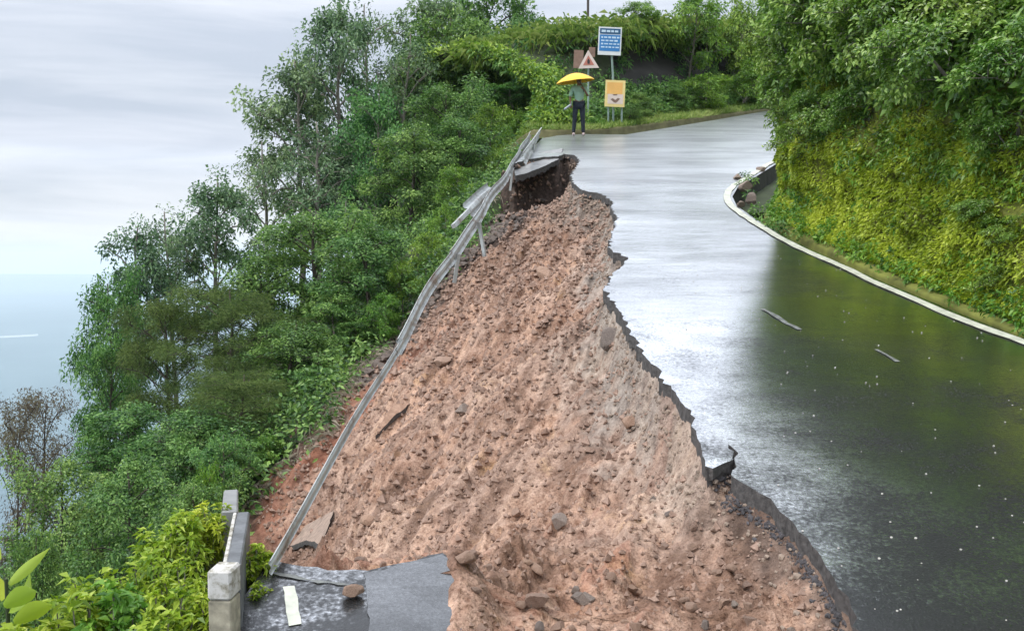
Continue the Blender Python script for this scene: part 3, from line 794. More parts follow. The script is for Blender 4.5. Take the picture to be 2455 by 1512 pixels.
def make_tree(seed, kind, H=10.0, spread=3.2, base=0.25, limbs=14, sub=4, n=70, size=0.16, crad=0.62, aspect=0.45, lean=0.25, flat=0.75, bark=None, up=0.7, droop=0.2, shape='round', tone_c=0.16):
    """a tree of height H standing at the origin: returns trunk mesh, crown mesh"""
    r = np.random.default_rng(seed)
    tb = MB(); cen = []; rad = []
    T = [np.array([0, 0, -0.4])]
    dx = r.normal(0, lean, 2)
    m_ = 9
    for i in range(1, m_ + 1):
        t = i / m_
        T.append(np.array([dx[0] * t * 1.5 + r.normal(0, .06) * H * .08, dx[1] * t * 1.5 + r.normal(0, .06) * H * .08, H * 0.92 * t]))
    T = np.array(T)
    r0 = 0.017 * H
    tb.tube(T, [r0 * (1 - 0.82 * i / m_) + .008 for i in range(m_ + 1)], 8)
    def tp(t): return np.array([np.interp(t, np.linspace(0, 1, m_ + 1), T[:, k]) for k in range(3)])
    for i in range(limbs):
        t = base + (0.97 - base) * (i + r.random()) / limbs
        ang = i * 2.399 + r.normal(0, .4)
        q = (t - base) / (1 - base)
        if shape == 'round': wdt = spread * (0.35 + 0.75 * math.sin(math.pi * min(1, 0.18 + q * 0.78)))
        elif shape == 'vase': wdt = spread * (0.35 + 0.7 * q)
        else: wdt = spread * (1.05 - 0.8 * q)
        wdt *= r.uniform(0.65, 1.12)
        p0 = tp(t * 0.9); d = np.array([math.cos(ang), math.sin(ang), r.uniform(0.15, 0.75)])
        p2 = p0 + d * wdt; p1 = (p0 + p2) / 2 + np.array([0, 0, 0.12 * wdt])
        tb.tube([p0, p1, p2], [r0 * .38 * (1 - q * .5), r0 * .22, .012], 5, cap=False)
        cen.append(p2); rad.append(crad * r.uniform(.75, 1.2))
        for j in range(sub):
            u = r.uniform(0.35, 1.0); pa = p0 + (p2 - p0) * u + np.array([0, 0, .1 * wdt * math.sin(math.pi * u)])
            e = r.normal(size=3); e[2] = abs(e[2]) * .6 + .1; e /= np.linalg.norm(e)
            pb = pa + e * wdt * r.uniform(0.22, 0.5)
            tb.tube([pa, pb], [r0 * .14 + .004, .007], 4, cap=False)
            cen.append(pb); rad.append(crad * r.uniform(.6, 1.1))
    cen.append(T[-1]); rad.append(crad)
    cen = np.array(cen); rad = np.array(rad)
    ctr = np.array([dx[0], dx[1], H * (base + 1) / 2 * 0.9])
    V, Fq, tone = cluster_leaves(r, cen, rad, n, size, aspect, flat, ctr, up, droop=droop, tone_c=tone_c)
    return tb.mesh('trunk', bark or M_bark, smooth=True), np_mesh('crown', V, Fq, LM[kind], attrs={'tone': tone})

TREES = {}
def variants(key, k, **kw):
    TREES[key] = [make_tree(100 + 17 * i + len(TREES) * 131, **kw) for i in range(k)]
variants('airy', 3, kind='airy', H=10, spread=2.3, base=0.30, limbs=18, sub=4, n=92, size=0.21, crad=0.66, aspect=0.5, shape='round')
variants('sparse', 2, kind='airy', H=10, spread=2.3, base=0.30, limbs=18, sub=4, n=38, size=0.20, crad=0.60, aspect=0.45, shape='round')
variants('dense', 3, kind='dense', H=6, spread=1.9, base=0.12, limbs=20, sub=4, n=115, size=0.14, crad=0.55, aspect=0.5, bark=M_bark_dark)
variants('teal', 2, kind='teal', H=6, spread=1.7, base=0.2, limbs=16, sub=4, n=90, size=0.15, crad=0.50, aspect=0.55)
variants('feather', 2, kind='olive', H=6, spread=2.2, base=0.15, limbs=22, sub=5, n=170, size=0.17, crad=0.60, aspect=0.10, flat=0.5, up=0.2, droop=0.35, bark=M_bark_dark)
variants('bright', 2, kind='bright', H=3, spread=1.15, base=0.05, limbs=14, sub=4, n=80, size=0.12, crad=0.34, aspect=0.5)
variants('brown', 1, kind='brown', H=4, spread=1.5, base=0.1, limbs=18, sub=4, n=80, size=0.10, crad=0.45, aspect=0.35, bark=M_bark_dark)
variants('shrub', 3, kind='broad', H=2.2, spread=0.95, base=0.05, limbs=13, sub=4, n=85, size=0.098, crad=0.30, aspect=0.5, droop=0.2)
variants('grassy', 2, kind='grass', H=1.6, spread=0.9, base=0.05, limbs=14, sub=4, n=75, size=0.24, crad=0.25, aspect=0.12, droop=0.6)

def crown_size(me):
    co = np.empty(len(me.vertices) * 3, dtype=np.float32); me.vertices.foreach_get('co', co); co = co.reshape(-1, 3)
    return float(np.percentile(np.hypot(co[:, 0], co[:, 1]), 93)), float(np.percentile(co[:, 2], 99.7))
TR_S = {k_: [crown_size(v_[1]) for v_ in vv_] for k_, vv_ in TREES.items()}
tcount = [0]
def plant(key, name, px, py_top, Yd, wpx, label, cat, group=None, base=None, v=None, bury=0.0):
    """stands a plant on the ground under the picture point so that its top and width come out right"""
    top = at(px, py_top, Yd)
    zb = float(ground(top.x, Yd)) if base is None else base
    H = max(top.z - zb + bury, 0.5)
    vi = (tcount[0] if v is None else v) % len(TREES[key]); vv = TREES[key][vi]; tcount[0] += 1
    e = empty(name, (top.x, Yd, zb - bury), random.uniform(0, 6.28))
    sxy = (wpx * Yd / F_PX / 2) / TR_S[key][vi][0]
    e.scale = (sxy, sxy, H / TR_S[key][vi][1])
    link('trunk' if cat == 'tree' else 'stem', vv[0], e); link('crown' if cat == 'tree' else 'foliage', vv[1], e)
    return tag(e, label, cat, group)

G1 = 'trees on the slope below the road'
# (variant, px, py top, depth, width px, label)
for a in [
    ('airy', 338, -4, 34, 100, 'tall thin-leaved tree with the topmost crown left of the sky gap'),
    ('airy', 302, 56, 32, 104, 'grey-green tree on the left shoulder of the tallest tree'),
    ('sparse', 396, 30, 35, 84, 'grey-green tree just right of the tallest tree'),
    ('airy', 444, -14, 38, 104, 'dark airy tree behind the slope left of the sky gap'),
    ('dense', 500, -22, 41, 118, 'dark broad tree whose crown borders the sky gap from the left'),
    ('dense', 455, 6, 37, 110, 'dark green tree below the airy one left of the sky gap'),
    ('dense', 524, 2, 40, 64, 'dark tree with a leafy edge against the sky gap'),
    ('dense', 428, 40, 36.5, 88, 'dark leafy tree between the tallest tree and the sky gap'),
    ('dense', 486, 40, 36, 84, 'dark tree above the light green shrubs'),
    ('sparse', 372, 4, 37, 84, 'airy tree rising to the top of the view beside the tallest one'),
    ('sparse', 268, 135, 30, 96, 'sparse tree with thin twigs reaching into the pale sky'),
    ('sparse', 318, 118, 29, 110, 'open-crowned tree with pale trunk and sky showing through its leaves'),
    ('airy', 212, 172, 28, 100, 'tree with a knobbly rounded top standing above the distant plain'),
    ('airy', 130, 222, 25, 84, 'greyish tree on the outer left edge above the distant ridge'),
    ('sparse', 174, 206, 26, 84, 'slender grey-green tree between two rounded crowns on the left skyline'),
    ('teal', 372, 84, 29, 74, 'fresh teal-green bushy tree beside the pale trunk'),
    ('teal', 352, 196, 22, 66, 'bright green bushy tree in front of the pale trunk'),
    ('dense', 445, 82, 31, 92, 'round green tree right of the teal-green one'),
    ('dense', 410, 128, 26, 96, 'dark green tree behind the upper guardrail'),
    ('dense', 462, 118, 27, 84, 'leafy tree reaching to the upper end of the guardrail'),
    ('dense', 312, 208, 19.5, 128, 'broad dark round tree in the middle of the wooded slope'),
    ('dense', 368, 222, 18.5, 104, 'dark leafy tree above the middle of the guardrail'),
    ('dense', 262, 250, 19, 92, 'dark green tree left of the broad round one'),
    ('feather', 232, 284, 17.5, 136, 'feathery olive tree with fine foliage and dark branches'),
    ('feather', 168, 300, 18, 118, 'feathery olive tree beside the edge of the plain'),
    ('feather', 238, 372, 14.5, 118, 'low feathery tree over the dark hollow'),
    ('dense', 112, 268, 21, 74, 'green tree hanging over the plain at the far left'),
    ('dense', 104, 330, 19, 62, 'leafy tree at the left edge of the slope beside the plain'),
    ('dense', 284, 322, 16.5, 92, 'green tree just above the bare red soil'),
    ('teal', 336, 292, 18, 66, 'green bush-like tree by the middle of the guardrail'),
    ('dense', 128, 400, 15, 108, 'dark tree low on the left slope'),
    ('dense', 196, 410, 13.6, 104, 'dark tree over the lower left hollow'),
    ('dense', 60, 455, 13, 108, 'green tree at the lower left picture edge'),
    ('dense', 130, 462, 11.8, 116, 'dark leafy tree behind the yellow-green bushes'),
    ('dense', 28, 530, 10.5, 74, 'shadowed tree at the lowest left corner of the slope'),
    ('dense', 198, 478, 11.2, 88, 'dark tree behind the concrete parapet'),
    ('teal', 240, 436, 13.4, 62, 'bright green bushy tree below the lip of bare soil'),
    ('teal', 222, 432, 12.8, 60, 'small green tree between the dark hollow and the bare soil'),
    ('brown', 36, 388, 24, 88, 'brownish twiggy tree in front of the pale plain at far left'),
    ('brown', 8, 392, 22, 70, 'grey-brown twiggy bush cut by the left picture edge'),
]:
    key, px, pt, Yd, w, lab = a
    plant(key, 'tree', px, pt, Yd, w, lab, 'tree', G1)

G2 = 'green shrubs along the guardrail'
for a in [
    ('bright', 488, 146, 27, 40, 'bright green shrub under the top end of the guardrail'),
    ('bright', 462, 165, 24.5, 46, 'leafy shrub with upright shoots left of the upper guardrail'),
    ('bright', 446, 200, 22, 44, 'shrub beside the broken-off rail piece'),
    ('bright', 424, 232, 20, 48, 'bright shrub left of the guardrail a third of the way down'),
    ('bright', 404, 258, 18.5, 50, 'bright green shrub at the dark hollow near the guardrail'),
    ('bright', 386, 292, 17.5, 40, 'bright green shrub where the guardrail leaves the growth'),
    ('bright', 452, 262, 19.6, 26, 'pale flowering shrub right of the guardrail above the red soil'),
    ('bright', 474, 216, 22.0, 26, 'small light shrub right of the guardrail beside dark rubble'),
    ('dense', 352, 318, 17.6, 48, 'dark shrub left of the first bare red soil'),
    ('teal', 314, 368, 15.8, 44, 'green shrub on the lip above the red soil'),
    ('bright', 222, 458, 11.5, 54, 'bright green shrub above the lip beside the parapet'),
    ('bright', 268, 440, 13.6, 36, 'bright green shrub at the pale stones of the lip'),
]:
    key, px, pt, Yd, w, lab = a
    plant(key, 'shrub', px, pt, Yd, w, lab, 'shrub', G2)

G3 = 'shrubs on the slope behind the person'
for i, a in enumerate([
    ('bright', 492, 62, 36, 62, 'light green shrub high on the far slope under the dark tree'),
    ('bright', 530, 50, 36, 58, 'light green shrub below the sky gap'),
    ('bright', 563, 30, 36.5, 56, 'tall light green shrub under the sky gap'),
    ('teal', 512, 84, 33, 64, 'mid green shrub left of the person'),
    ('teal', 545, 70, 33.5, 62, 'mid green shrub behind the yellow umbrella'),
    ('bright', 488, 104, 31, 54, 'green shrub on the slope above the guardrail top'),
    ('bright', 520, 108, 31.5, 44, 'low green shrub beside the guardrail top'),
    ('bright', 552, 104, 31.6, 34, 'low shrub just left of the person'),
    ('teal', 478, 82, 33, 58, 'green shrub where far slope meets the trees'),
    ('dense', 640, 92, 33.4, 38, 'dark shrub right of the yellow sign'),
    ('dense', 668, 88, 36, 40, 'dark shrub under the overhanging grass bank'),
    ('bright', 705, 76, 37.5, 62, 'bright green bush at the far side of the bend'),
    ('bright', 738, 58, 39.5, 74, 'large bright green bush beyond the bend beside the bank corner'),
    ('bright', 765, 46, 41.5, 68, 'bright green bush half hidden by the bank corner'),
    ('dense', 775, 2, 44, 74, 'dark bush above the bright ones beyond the bend'),
    ('dense', 815, -14, 46, 90, 'dark tall bush behind the bank corner'),
    ('bright', 790, 60, 43, 56, 'bright bush right behind the bank corner'),
    ('bright', 592, 118, 30.9, 26, 'low shrub behind the person and the signs'),
    ('bright', 655, 2, 37.5, 60, 'light green growth on top of the overhanging bank right of the blue sign'),
    ('bright', 690, -6, 39, 70, 'light green growth on top of the bank above the dark cut'),
    ('bright', 730, -10, 41, 76, 'light green growth at the top of the view beyond the bend'),
    ('dense', 628, 104, 32.2, 30, 'small shrub behind the yellow sign'),
]):
    key, px, pt, Yd, w, lab = a
    top = at(px, pt, Yd)
    # base on the far bank surface: nearest point of the bank
    ss = np.linspace(0, ffl[-1], 200); kk = np.linspace(1.5, 11.5, 60); SS, KK = np.meshgrid(ss, kk)
    qx, qy, qz = far_pt(SS, KK); j = np.argmin((qx - top.x) ** 2 + (qy - Yd) ** 2)
    zb = min(float(qz.ravel()[j]), top.z - 0.7)
    plant(key, 'shrub', px, pt, Yd, w, lab, 'shrub', G3, base=zb, bury=0.1)

# shrubs on the right hand bank
G4 = 'leafy shrubs on the bank above the road'
BS = np.linspace(0, BANK_LEN, 500); BK = np.linspace(3, 14, 160)
bsx, bsy, bsz = bank_pt(*np.meshgrid(BS, BK))
def bank_plant(key, px, py, rad, hgt, label, Yd_lo=3, Yd_hi=22):
    """a shrub whose root is the bank point seen at px, py"""
    rxx = bsx / np.maximum(bsy, .1); cosP = math.cos(PITCH); sinP = math.sin(PITCH)
    dep = bsy * cosP - bsz * sinP; up_ = bsy * sinP + bsz * cosP
    u = 512 + F_PX * bsx / np.maximum(dep, .1); v_ = 315 - F_PX * up_ / np.maximum(dep, .1)
    e = (u - px) ** 2 + (v_ - py) ** 2 + np.where((bsy > Yd_lo) & (bsy < Yd_hi), 0, 1e9) + dep * 8
    j = np.unravel_index(np.argmin(e), e.shape)
    p = Vector((bsx[j], bsy[j], bsz[j]))
    vv = TREES[key][tcount[0] % len(TREES[key])]; tcount[0] += 1
    o = empty('shrub', p - Vector((0, 0, 0.15)), random.uniform(0, 6.28))
    o.rotation_euler = (random.uniform(-.15, .15), -random.uniform(0.15, 0.5), 0)
    s = rad / TR_S[key][0][0]; o.scale = (s, s, hgt / TR_S[key][0][1])
    link('stem', vv[0], o); link('foliage', vv[1], o)
    return tag(o, label, 'shrub', G4)
for a in [
    ('shrub', 800, 112, 0.6, 0.95, 'bright leafy shrub hanging over the corner of the bank'),
    ('shrub', 808, 150, 0.5, 0.7, 'leafy shrub low on the bank corner over the mossy face'),
    ('shrub', 806, 78, 0.65, 1.1, 'dark leafy shrub at the top of the bank corner'),
    ('shrub', 818, 44, 0.85, 1.4, 'dark bushy shrub standing above the bank corner'),
    ('shrub', 840, 70, 1.1, 1.7, 'leafy shrub on the bank right of its corner'),
    ('shrub', 850, 10, 1.0, 1.5, 'dark shrub at the top edge of the view above the bank'),
    ('shrub', 836, 130, 0.6, 0.8, 'green shrub in the middle of the bank corner'),
    ('shrub', 872, 114, 0.5, 0.65, 'shrub with large drooping leaves above the mossy face'),
    ('shrub', 880, 75, 1.0, 1.6, 'leafy shrub in the middle of the upper bank'),
    ('shrub', 895, 30, 1.0, 1.7, 'tall leafy shrub high on the bank'),
    ('shrub', 915, 104, 0.5, 0.65, 'shrub with glossy pale leaves over the moss'),
    ('shrub', 928, 70, 0.9, 1.4, 'glossy leafy shrub right of the middle of the bank'),
    ('shrub', 945, 20, 1.0, 1.6, 'dark leafy shrub near the top right'),
    ('shrub', 962, 120, 0.4, 0.5, 'low leafy shrub over the right part of the mossy face'),
    ('shrub', 975, 90, 0.8, 1.2, 'pale-leaved shrub on the right of the bank'),
    ('shrub', 992, 45, 0.9, 1.4, 'leafy shrub near the upper right picture edge'),
    ('shrub', 1012, 110, 0.7, 1.0, 'leafy shrub at the right picture edge'),
    ('shrub', 1012, 140, 0.4, 0.5, 'leafy shrub halfway down the right picture edge'),
    ('shrub', 1014, 235, 0.32, 0.4, 'leafy shrub low at the right picture edge'),
    ('shrub', 1002, 285, 0.28, 0.32, 'small leafy shrub at the foot of the bank near the right edge'),
    ('shrub', 985, 205, 0.28, 0.3, 'small shrub rooted in the mossy face on the right'),
]:
    key, px, py, rad, h, lab = a
    bank_plant(key, px, py, rad, h, lab)

def joined(name, parts, mat):
    vo = 0; Vs = []; Fs = []; Ts = []
    for V, Fq, t in parts:
        Vs.append(V); Fs.append(Fq + vo); Ts.append(t); vo += len(V)
    return tag(link(name, np_mesh(name, np.concatenate(Vs), np.concatenate(Fs), mat, attrs={'tone': np.concatenate(Ts)})), kind='stuff')

def surf_norm(f, s, k, e=0.05):
    a = np.stack(f(s, k), -1); b_ = np.stack(f(s + e, k), -1); c = np.stack(f(s, k + e), -1)
    n = np.cross(b_ - a, c - a); n /= (np.linalg.norm(n, axis=1)[:, None] + 1e-9)
    return a, n

def bank_norm(s, k):
    P, Nn = surf_norm(bank_pt, s, k)
    ix_ = np.interp(s, fl, spine[:, 0]) - np.interp(s, fl, foot[:, 0]); iy_ = np.interp(s, fl, spine[:, 1]) - np.interp(s, fl, foot[:, 1])
    fl_ = (Nn[:, 0] * ix_ + Nn[:, 1] * iy_) > 0
    return P, np.where(fl_[:, None], -Nn, Nn)
# moss and small ferns hanging on the cut face
r = np.random.default_rng(21)
nM = 300000
s = r.uniform(13.5, 28, nM); k = r.uniform(1.6, 9.5, nM)
patch = fbm(s * 0.9 + 5, k * 0.7, 4) + 0.10 * (5.2 - k) * .5
keepm = r.random(nM) < np.clip(0.66 + patch * 3.0, 0.06, 1)
s, k = s[keepm], k[keepm]
P, Nn = bank_norm(s, k)
Nn[:, 2] = np.abs(Nn[:, 2]) 
A = Nn * 0.7 + r.normal(size=P.shape) * 0.65 + np.array([0, 0, -0.35])
Ls = r.uniform(0.026, 0.068, len(s))
V, Fq = leaves(P + Nn * 0.05, Nn * .6 + r.normal(size=P.shape) * .5 + np.array([0, 0, .8]), A, Ls, Ls * r.uniform(.35, .7, len(s)), 0.2)
tone = np.clip(0.56 + 1.05 * fbm(s * 1.6, k * 1.1 + 30, 4) + r.normal(0, .16, len(s)), .02, .98)
joined('moss', [(V, Fq, np.repeat(tone, 4))], LM['moss'])

# broad-leaved undergrowth over the upper bank
nC = 3300
s = r.uniform(10, 28, nC); k = r.uniform(6.2, 13.2, nC)
sel = r.random(nC) < np.clip(0.35 + (k - 6.3) * .4 + 1.5 * fbm(s, k, 3), 0, 1)
s, k = s[sel], k[sel]
P, Nn = bank_norm(s, k)
cl = cluster_leaves(r, P + Nn * 0.14 + np.array([0, 0, .1]), r.uniform(.16, .38, len(s)), 80, 0.095, 0.5, 0.8, None, 0.7, droop=0.25)
joined('bank_undergrowth', [cl], LM['broad'])
# scattered leafy tufts low on the face and litter plants on the verge
nC = 260
s = r.uniform(14, 27, nC); k = r.uniform(5.0, 7.5, nC); P, Nn = bank_norm(s, k)
cl = cluster_leaves(r, P + Nn * 0.06, r.uniform(.08, .22, nC), 46, 0.07, 0.4, 0.8, None, 0.6, droop=0.3)
joined('bank_ferns', [cl], LM['broad'])
nC = 420
s = r.uniform(13.5, 27, nC); k = np.where(r.random(nC) < .6, r.uniform(1.4, 2.8, nC), r.uniform(2.8, 6.5, nC))
P, Nn = bank_norm(s, k)
cl = cluster_leaves(r, P + Nn * 0.05, r.uniform(.06, .17, nC), 42, 0.055, 0.5, 0.8, None, 0.6, droop=0.3)
joined('verge_plants', [cl], LM['bright'])

# far bank: short grass on the verge, plants on the slope, long grass fringe over the dark cut
nG = 26000
s = r.uniform(2, 30, nG); k = r.uniform(0.9, 3.4, nG)
P, Nn = surf_norm(far_pt, s, k)
V, Fq = leaves(P, r.normal(size=P.shape) * .5 + np.array([0, -.6, .5]), r.normal(size=P.shape) * .35 + np.array([0, 0, 1.0]), r.uniform(.12, .32, nG), r.uniform(.02, .05, nG), 0.2)
tone = np.clip(0.55 + 1.0 * fbm(s * .8, k, 3) + r.normal(0, .15, nG), .02, .98)
joined('verge_grass', [(V, Fq, np.repeat(tone, 4))], LM['grass'])
nC = 620
s = r.uniform(1, 34, nC); k = r.uniform(2.4, 4.3, nC); k = np.where(s < 7.2, r.uniform(2.4, 8, nC), k)
P, Nn = surf_norm(far_pt, s, k)
cl = cluster_leaves(r, P + np.array([0, -.1, .12]), r.uniform(.2, .5, nC), 60, 0.15, 0.4, 0.8, None, 0.6)
joined('far_bank_undergrowth', [cl], LM['teal'])
nC = 420
s = r.uniform(0.05, 7.5, nC); k = r.uniform(2.2, 11.5, nC)
P, Nn = surf_norm(far_pt, s, k)
cl = cluster_leaves(r, P + np.array([0, -.15, .12]), r.uniform(.25, .5, nC), 75, 0.15, 0.42, 0.8, None, 0.6)
joined('far_slope_undergrowth', [cl], LM['bright'])
nC = 150
s = r.uniform(6.5, 34, nC); k = r.uniform(4.2, 8.6, nC)
P, Nn = surf_norm(far_pt, s, k)
cl = cluster_leaves(r, P + np.array([-.1, -.15, 0]), r.uniform(.15, .4, nC), 55, 0.16, 0.35, 0.8, None, 0.3, droop=.5)
joined('hanging_plants', [cl], LM['dense'])
nC = 700
s = r.uniform(5.5, 34, nC); k = r.uniform(8.35, 10.6, nC)
cl_ = fbm(s * .9, k * .3, 3) > -.08; s, k = s[cl_], k[cl_]; nC = len(s)
P, Nn = surf_norm(far_pt, s, k)
n_ = 60; Pc = np.repeat(P, n_, 0) + r.normal(size=(nC * n_, 3)) * .22
edge = np.repeat(k < 8.8, n_)
A = r.normal(size=Pc.shape) * .5 + np.where(edge[:, None], np.array([-.1, -.9, .1]), np.array([0, -.2, 1.0]))
V, Fq = leaves(Pc, r.normal(size=Pc.shape) * .4 + np.array([0, -.5, .8]), A, r.uniform(.18, .48, len(Pc)), r.uniform(.02, .05, len(Pc)), 0.6)
tone = np.clip(0.5 + np.repeat(r.normal(0, .17, nC), n_) + r.normal(0, .14, len(Pc)), .02, .98)
joined('long_grass', [(V, Fq, np.repeat(tone, 4))], LM['grass'])

# undergrowth on the wooded slope left of the slide
nC = 2600
yy = r.uniform(6, 38, nC); lim = np.where(yy < VL[0, 1], np.interp(yy, [5, 5.6, VL[0, 1]], [-1.9, -3.0, VL[0, 0]]), np.where(yy < 24.5, veg_x(yy), x_outer(yy) - 0.2))
xx = lim - 0.15 - r.random(nC) ** 1.6 * np.minimum(0.75 * yy, 14)
P = np.stack([xx, yy, ground(xx, yy) + 0.12], -1)
vis = (xx / yy > -0.62)
cl = cluster_leaves(r, P[vis], r.uniform(.28, .75, nC)[vis], 80, 0.095, 0.5, 0.75, None, 0.6, tone_c=.2)
joined('slope_undergrowth', [cl], LM['dense'])
# thin pale roots and turf at the lip of the slide
nL = 2200
q = r.uniform(0, 1, nL); yy = np.interp(q, np.linspace(0, 1, len(VL)), VL[:, 1]); yy += r.normal(0, .12, nL); xx = veg_x(yy) + r.normal(0, .10, nL) - .04
P = np.stack([xx, yy, ground(xx, yy) + .06], -1)
V, Fq = leaves(P, r.normal(size=P.shape), r.normal(size=P.shape) * .7 + np.array([.5, -.3, -.5]), r.uniform(.08, .34, nL), r.uniform(.008, .025, nL), .3)
M_root = simple_mat('dry_roots', (0.38, 0.33, 0.25), 0.9, 0.4, 6)
tag(link('roots', np_mesh('roots', V, Fq, M_root)), kind='stuff')
# ------------------------------------------------------------------ objects
# guardrail: torn from its posts, hanging along the line of the lost road edge
W_PROF = [(-0.155, 0.0), (-0.145, 0.02), (-0.11, 0.045), (-0.075, 0.045), (-0.035, 0.004), (0.035, 0.004), (0.075, 0.045), (0.11, 0.045), (0.145, 0.02), (0.155, 0.0)]
def beam_mesh(pts, twists, scale=1.0, name='rail_beam'):
    pts = [Vector(p) for p in pts]
    prof2 = [(a, b_ + 0.006) for a, b_ in W_PROF] + [(a, b_) for a, b_ in W_PROF[::-1]]
    m_ = len(prof2); vs_ = []; fs = []
    for i, p in enumerate(pts):
        t = (pts[min(i + 1, len(pts) - 1)] - pts[max(i - 1, 0)]).normalized()
        side = t.cross(Vector((0, 0, 1))).normalized(); upv = side.cross(t).normalized()
        a = twists[i]; h = upv * math.cos(a) + side * math.sin(a); w = side * math.cos(a) - upv * math.sin(a)
        for hh, ww in prof2: vs_.append(p + h * hh * scale + w * ww * scale)
    for i in range(len(pts) - 1):
        for k in range(m_):
            k2 = (k + 1) % m_; fs.append((i * m_ + k, i * m_ + k2, (i + 1) * m_ + k2, (i + 1) * m_ + k))
    mb = MB(); mb.add(vs_, fs); mb.f.append(tuple(range(m_))); mb.f.append(tuple(range((len(pts) - 1) * m_, len(pts) * m_)))
    return mb.mesh(name, M_galv)
rail_px = [(1272, 325), (1235, 380), (1180, 455), (1130, 530), (1075, 610), (1020, 700), (960, 800), (905, 900), (860, 985), (800, 1090), (740, 1190), (690, 1290), (650, 1350)]
rp = np.array([tuple(on_road(*dpt(*p), dz=0.08)) for p in rail_px])
tt = np.concatenate([[0], np.cumsum(np.linalg.norm(np.diff(rp, axis=0), axis=1))])
qq = np.linspace(0, tt[-1], 73)
rs = np.stack([np.interp(qq, tt, rp[:, k]) for k in range(3)], -1)
for _ in range(10): rs[1:-1] = .25 * rs[:-2] + .5 * rs[1:-1] + .25 * rs[2:]
_k = np.arange(73)
rs[:, 0] += .018 * np.sin(_k * .33) * np.clip((72 - _k) / 15, 0, 1) * np.clip(_k / 8, 0, 1); rs[:, 2] -= .10 * np.sin(np.pi * _k / 72) + .02 * np.sin(_k * .55)
tw = np.interp(np.arange(73), [0, 20, 40, 58, 72], [0.0, 0.12, 0.22, 0.15, 0.0])
gr = empty('guardrail', tuple(rs[-1]))
tag(gr, 'long twisted steel guardrail hanging over the bare slide, posts torn off', 'guardrail')
def child(o, parent):
    o.parent = parent; o.matrix_parent_inverse = Matrix.Translation(parent.location).inverted(); return o
for i in range(6):
    a, b_ = i * 12, min(72, i * 12 + 12)
    sc_ = np.interp(i, [0, 1, 3, 4, 5], [0.85, 0.66, 0.62, 0.50, 0.26])
    o = link('rail_beam', beam_mesh(rs[a:b_ + 1], tw[a:b_ + 1], sc_)); child(o, gr)
    # lap joint with bolts
    if i:
        p = Vector(rs[a]); t = (Vector(rs[a + 1]) - Vector(rs[a - 1])).normalized()
        j = link('lap_plate', beam_mesh([p - t * .16 + Vector((0.006, 0, 0.002)), p + t * .16 + Vector((0.006, 0, 0.002))], [tw[a]] * 2, sc_ * 1.04, 'lap_plate')); child(j, gr)
def post(p0, p1, w=0.05):
    mb = MB(); mb.tube([p0, p1], w, 4)
    return mb
for fr_, dv in ((0.66, Vector((-.06, .03, -.38))), (0.56, Vector((0.09, -.02, -0.52))), (0.30, Vector((-.05, .0, -.45))), (0.075, Vector((0.03, 0, -0.62)))):
    i = int(fr_ * 72); p = Vector(rs[i]) + Vector((0.03, 0, -0.02))
    child(post(p, p + dv, 0.032).build('post', M_galv), gr)
# broken-off piece beside it
bp = [on_road(*dpt(*p), dz=-0.02) for p in ((1182, 452), (1160, 470), (1128, 502), (1090, 541))]
bp = [Vector((p.x - .02, p.y, p.z)) for p in bp]
br = empty('broken_rail', tuple(bp[1])); tag(br, 'short dark broken rail piece branching off left of the guardrail', 'guardrail')
child(link('rail_beam', beam_mesh(bp[:3], [.5, .6, .7], 0.95)), br)
child(post(bp[2], bp[3], 0.045).build('post', M_galv), br)
# second rail end at the top
bp = [on_road(*dpt(*p), dz=0.2) for p in ((1296, 316), (1278, 345), (1258, 378))]
b2 = empty('rail_end', tuple(bp[1])); tag(b2, 'bent rail end standing beside the top of the guardrail near the person', 'guardrail')
child(link('rail_beam', beam_mesh(bp, [-.3, -.1, .2], 0.9)), b2)
child(post(bp[1], bp[1] + Vector((0, 0, -0.75)), 0.05).build('post', M_galv), b2)

# concrete parapet at the near outer edge
M_beam = simple_mat('grey_beam', (0.115, 0.12, 0.125), 0.6, 0.45, 9, bumps=.5)
pp = empty('parapet', (-1.3, 4.7, -1.75)); tag(pp, 'narrow concrete parapet with a whitewashed block beside the yellow-green bushes', 'parapet')
def pbox(p0, p1, w, h, name, mat, bev=.008):
    p0, p1 = Vector(p0), Vector(p1); t = (p1 - p0); side = Vector((t.y, -t.x, 0)).normalized() * w / 2; dn = Vector((0, 0, -h))
    vs_ = [p0 - side, p0 + side, p1 + side, p1 - side]; vs_ += [v + dn for v in vs_]
    mb = MB().add(vs_, [(0, 1, 2, 3), (7, 6, 5, 4), (0, 4, 5, 1), (1, 5, 6, 2), (2, 6, 7, 3), (3, 7, 4, 0)])
    return child(mb.build(name, mat, bevel=bev), pp)
a = at(222.5, 566, 4.42)
pbox((a.x, 4.36, a.z), (a.x + .008, 4.50, a.z), .108, .135, 'white_block', M_white, .01)
pbox((a.x, 4.364, a.z - .138), (a.x + .008, 4.49, a.z - .138), .104, .62, 'pillar', M_weather, .006)
a = at(234, 564, 4.52); b_ = at(243.5, 511, 5.45)
pbox((a.x, 4.512, a.z + .004), (b_.x, 5.45, b_.z), .066, .42, 'beam', M_beam, .008)
pbox((a.x - .045, 4.52, a.z - .004), (b_.x - .047, 5.45, b_.z - .004), .018, .42, 'edge_strip', M_white, .003)
a = at(235, 512, 5.47); b_ = at(231, 489, 6.3)
pbox((a.x - .03, 5.47, a.z + .01), (b_.x, 6.3, b_.z), .088, .55, 'beam', M_conc, .008)

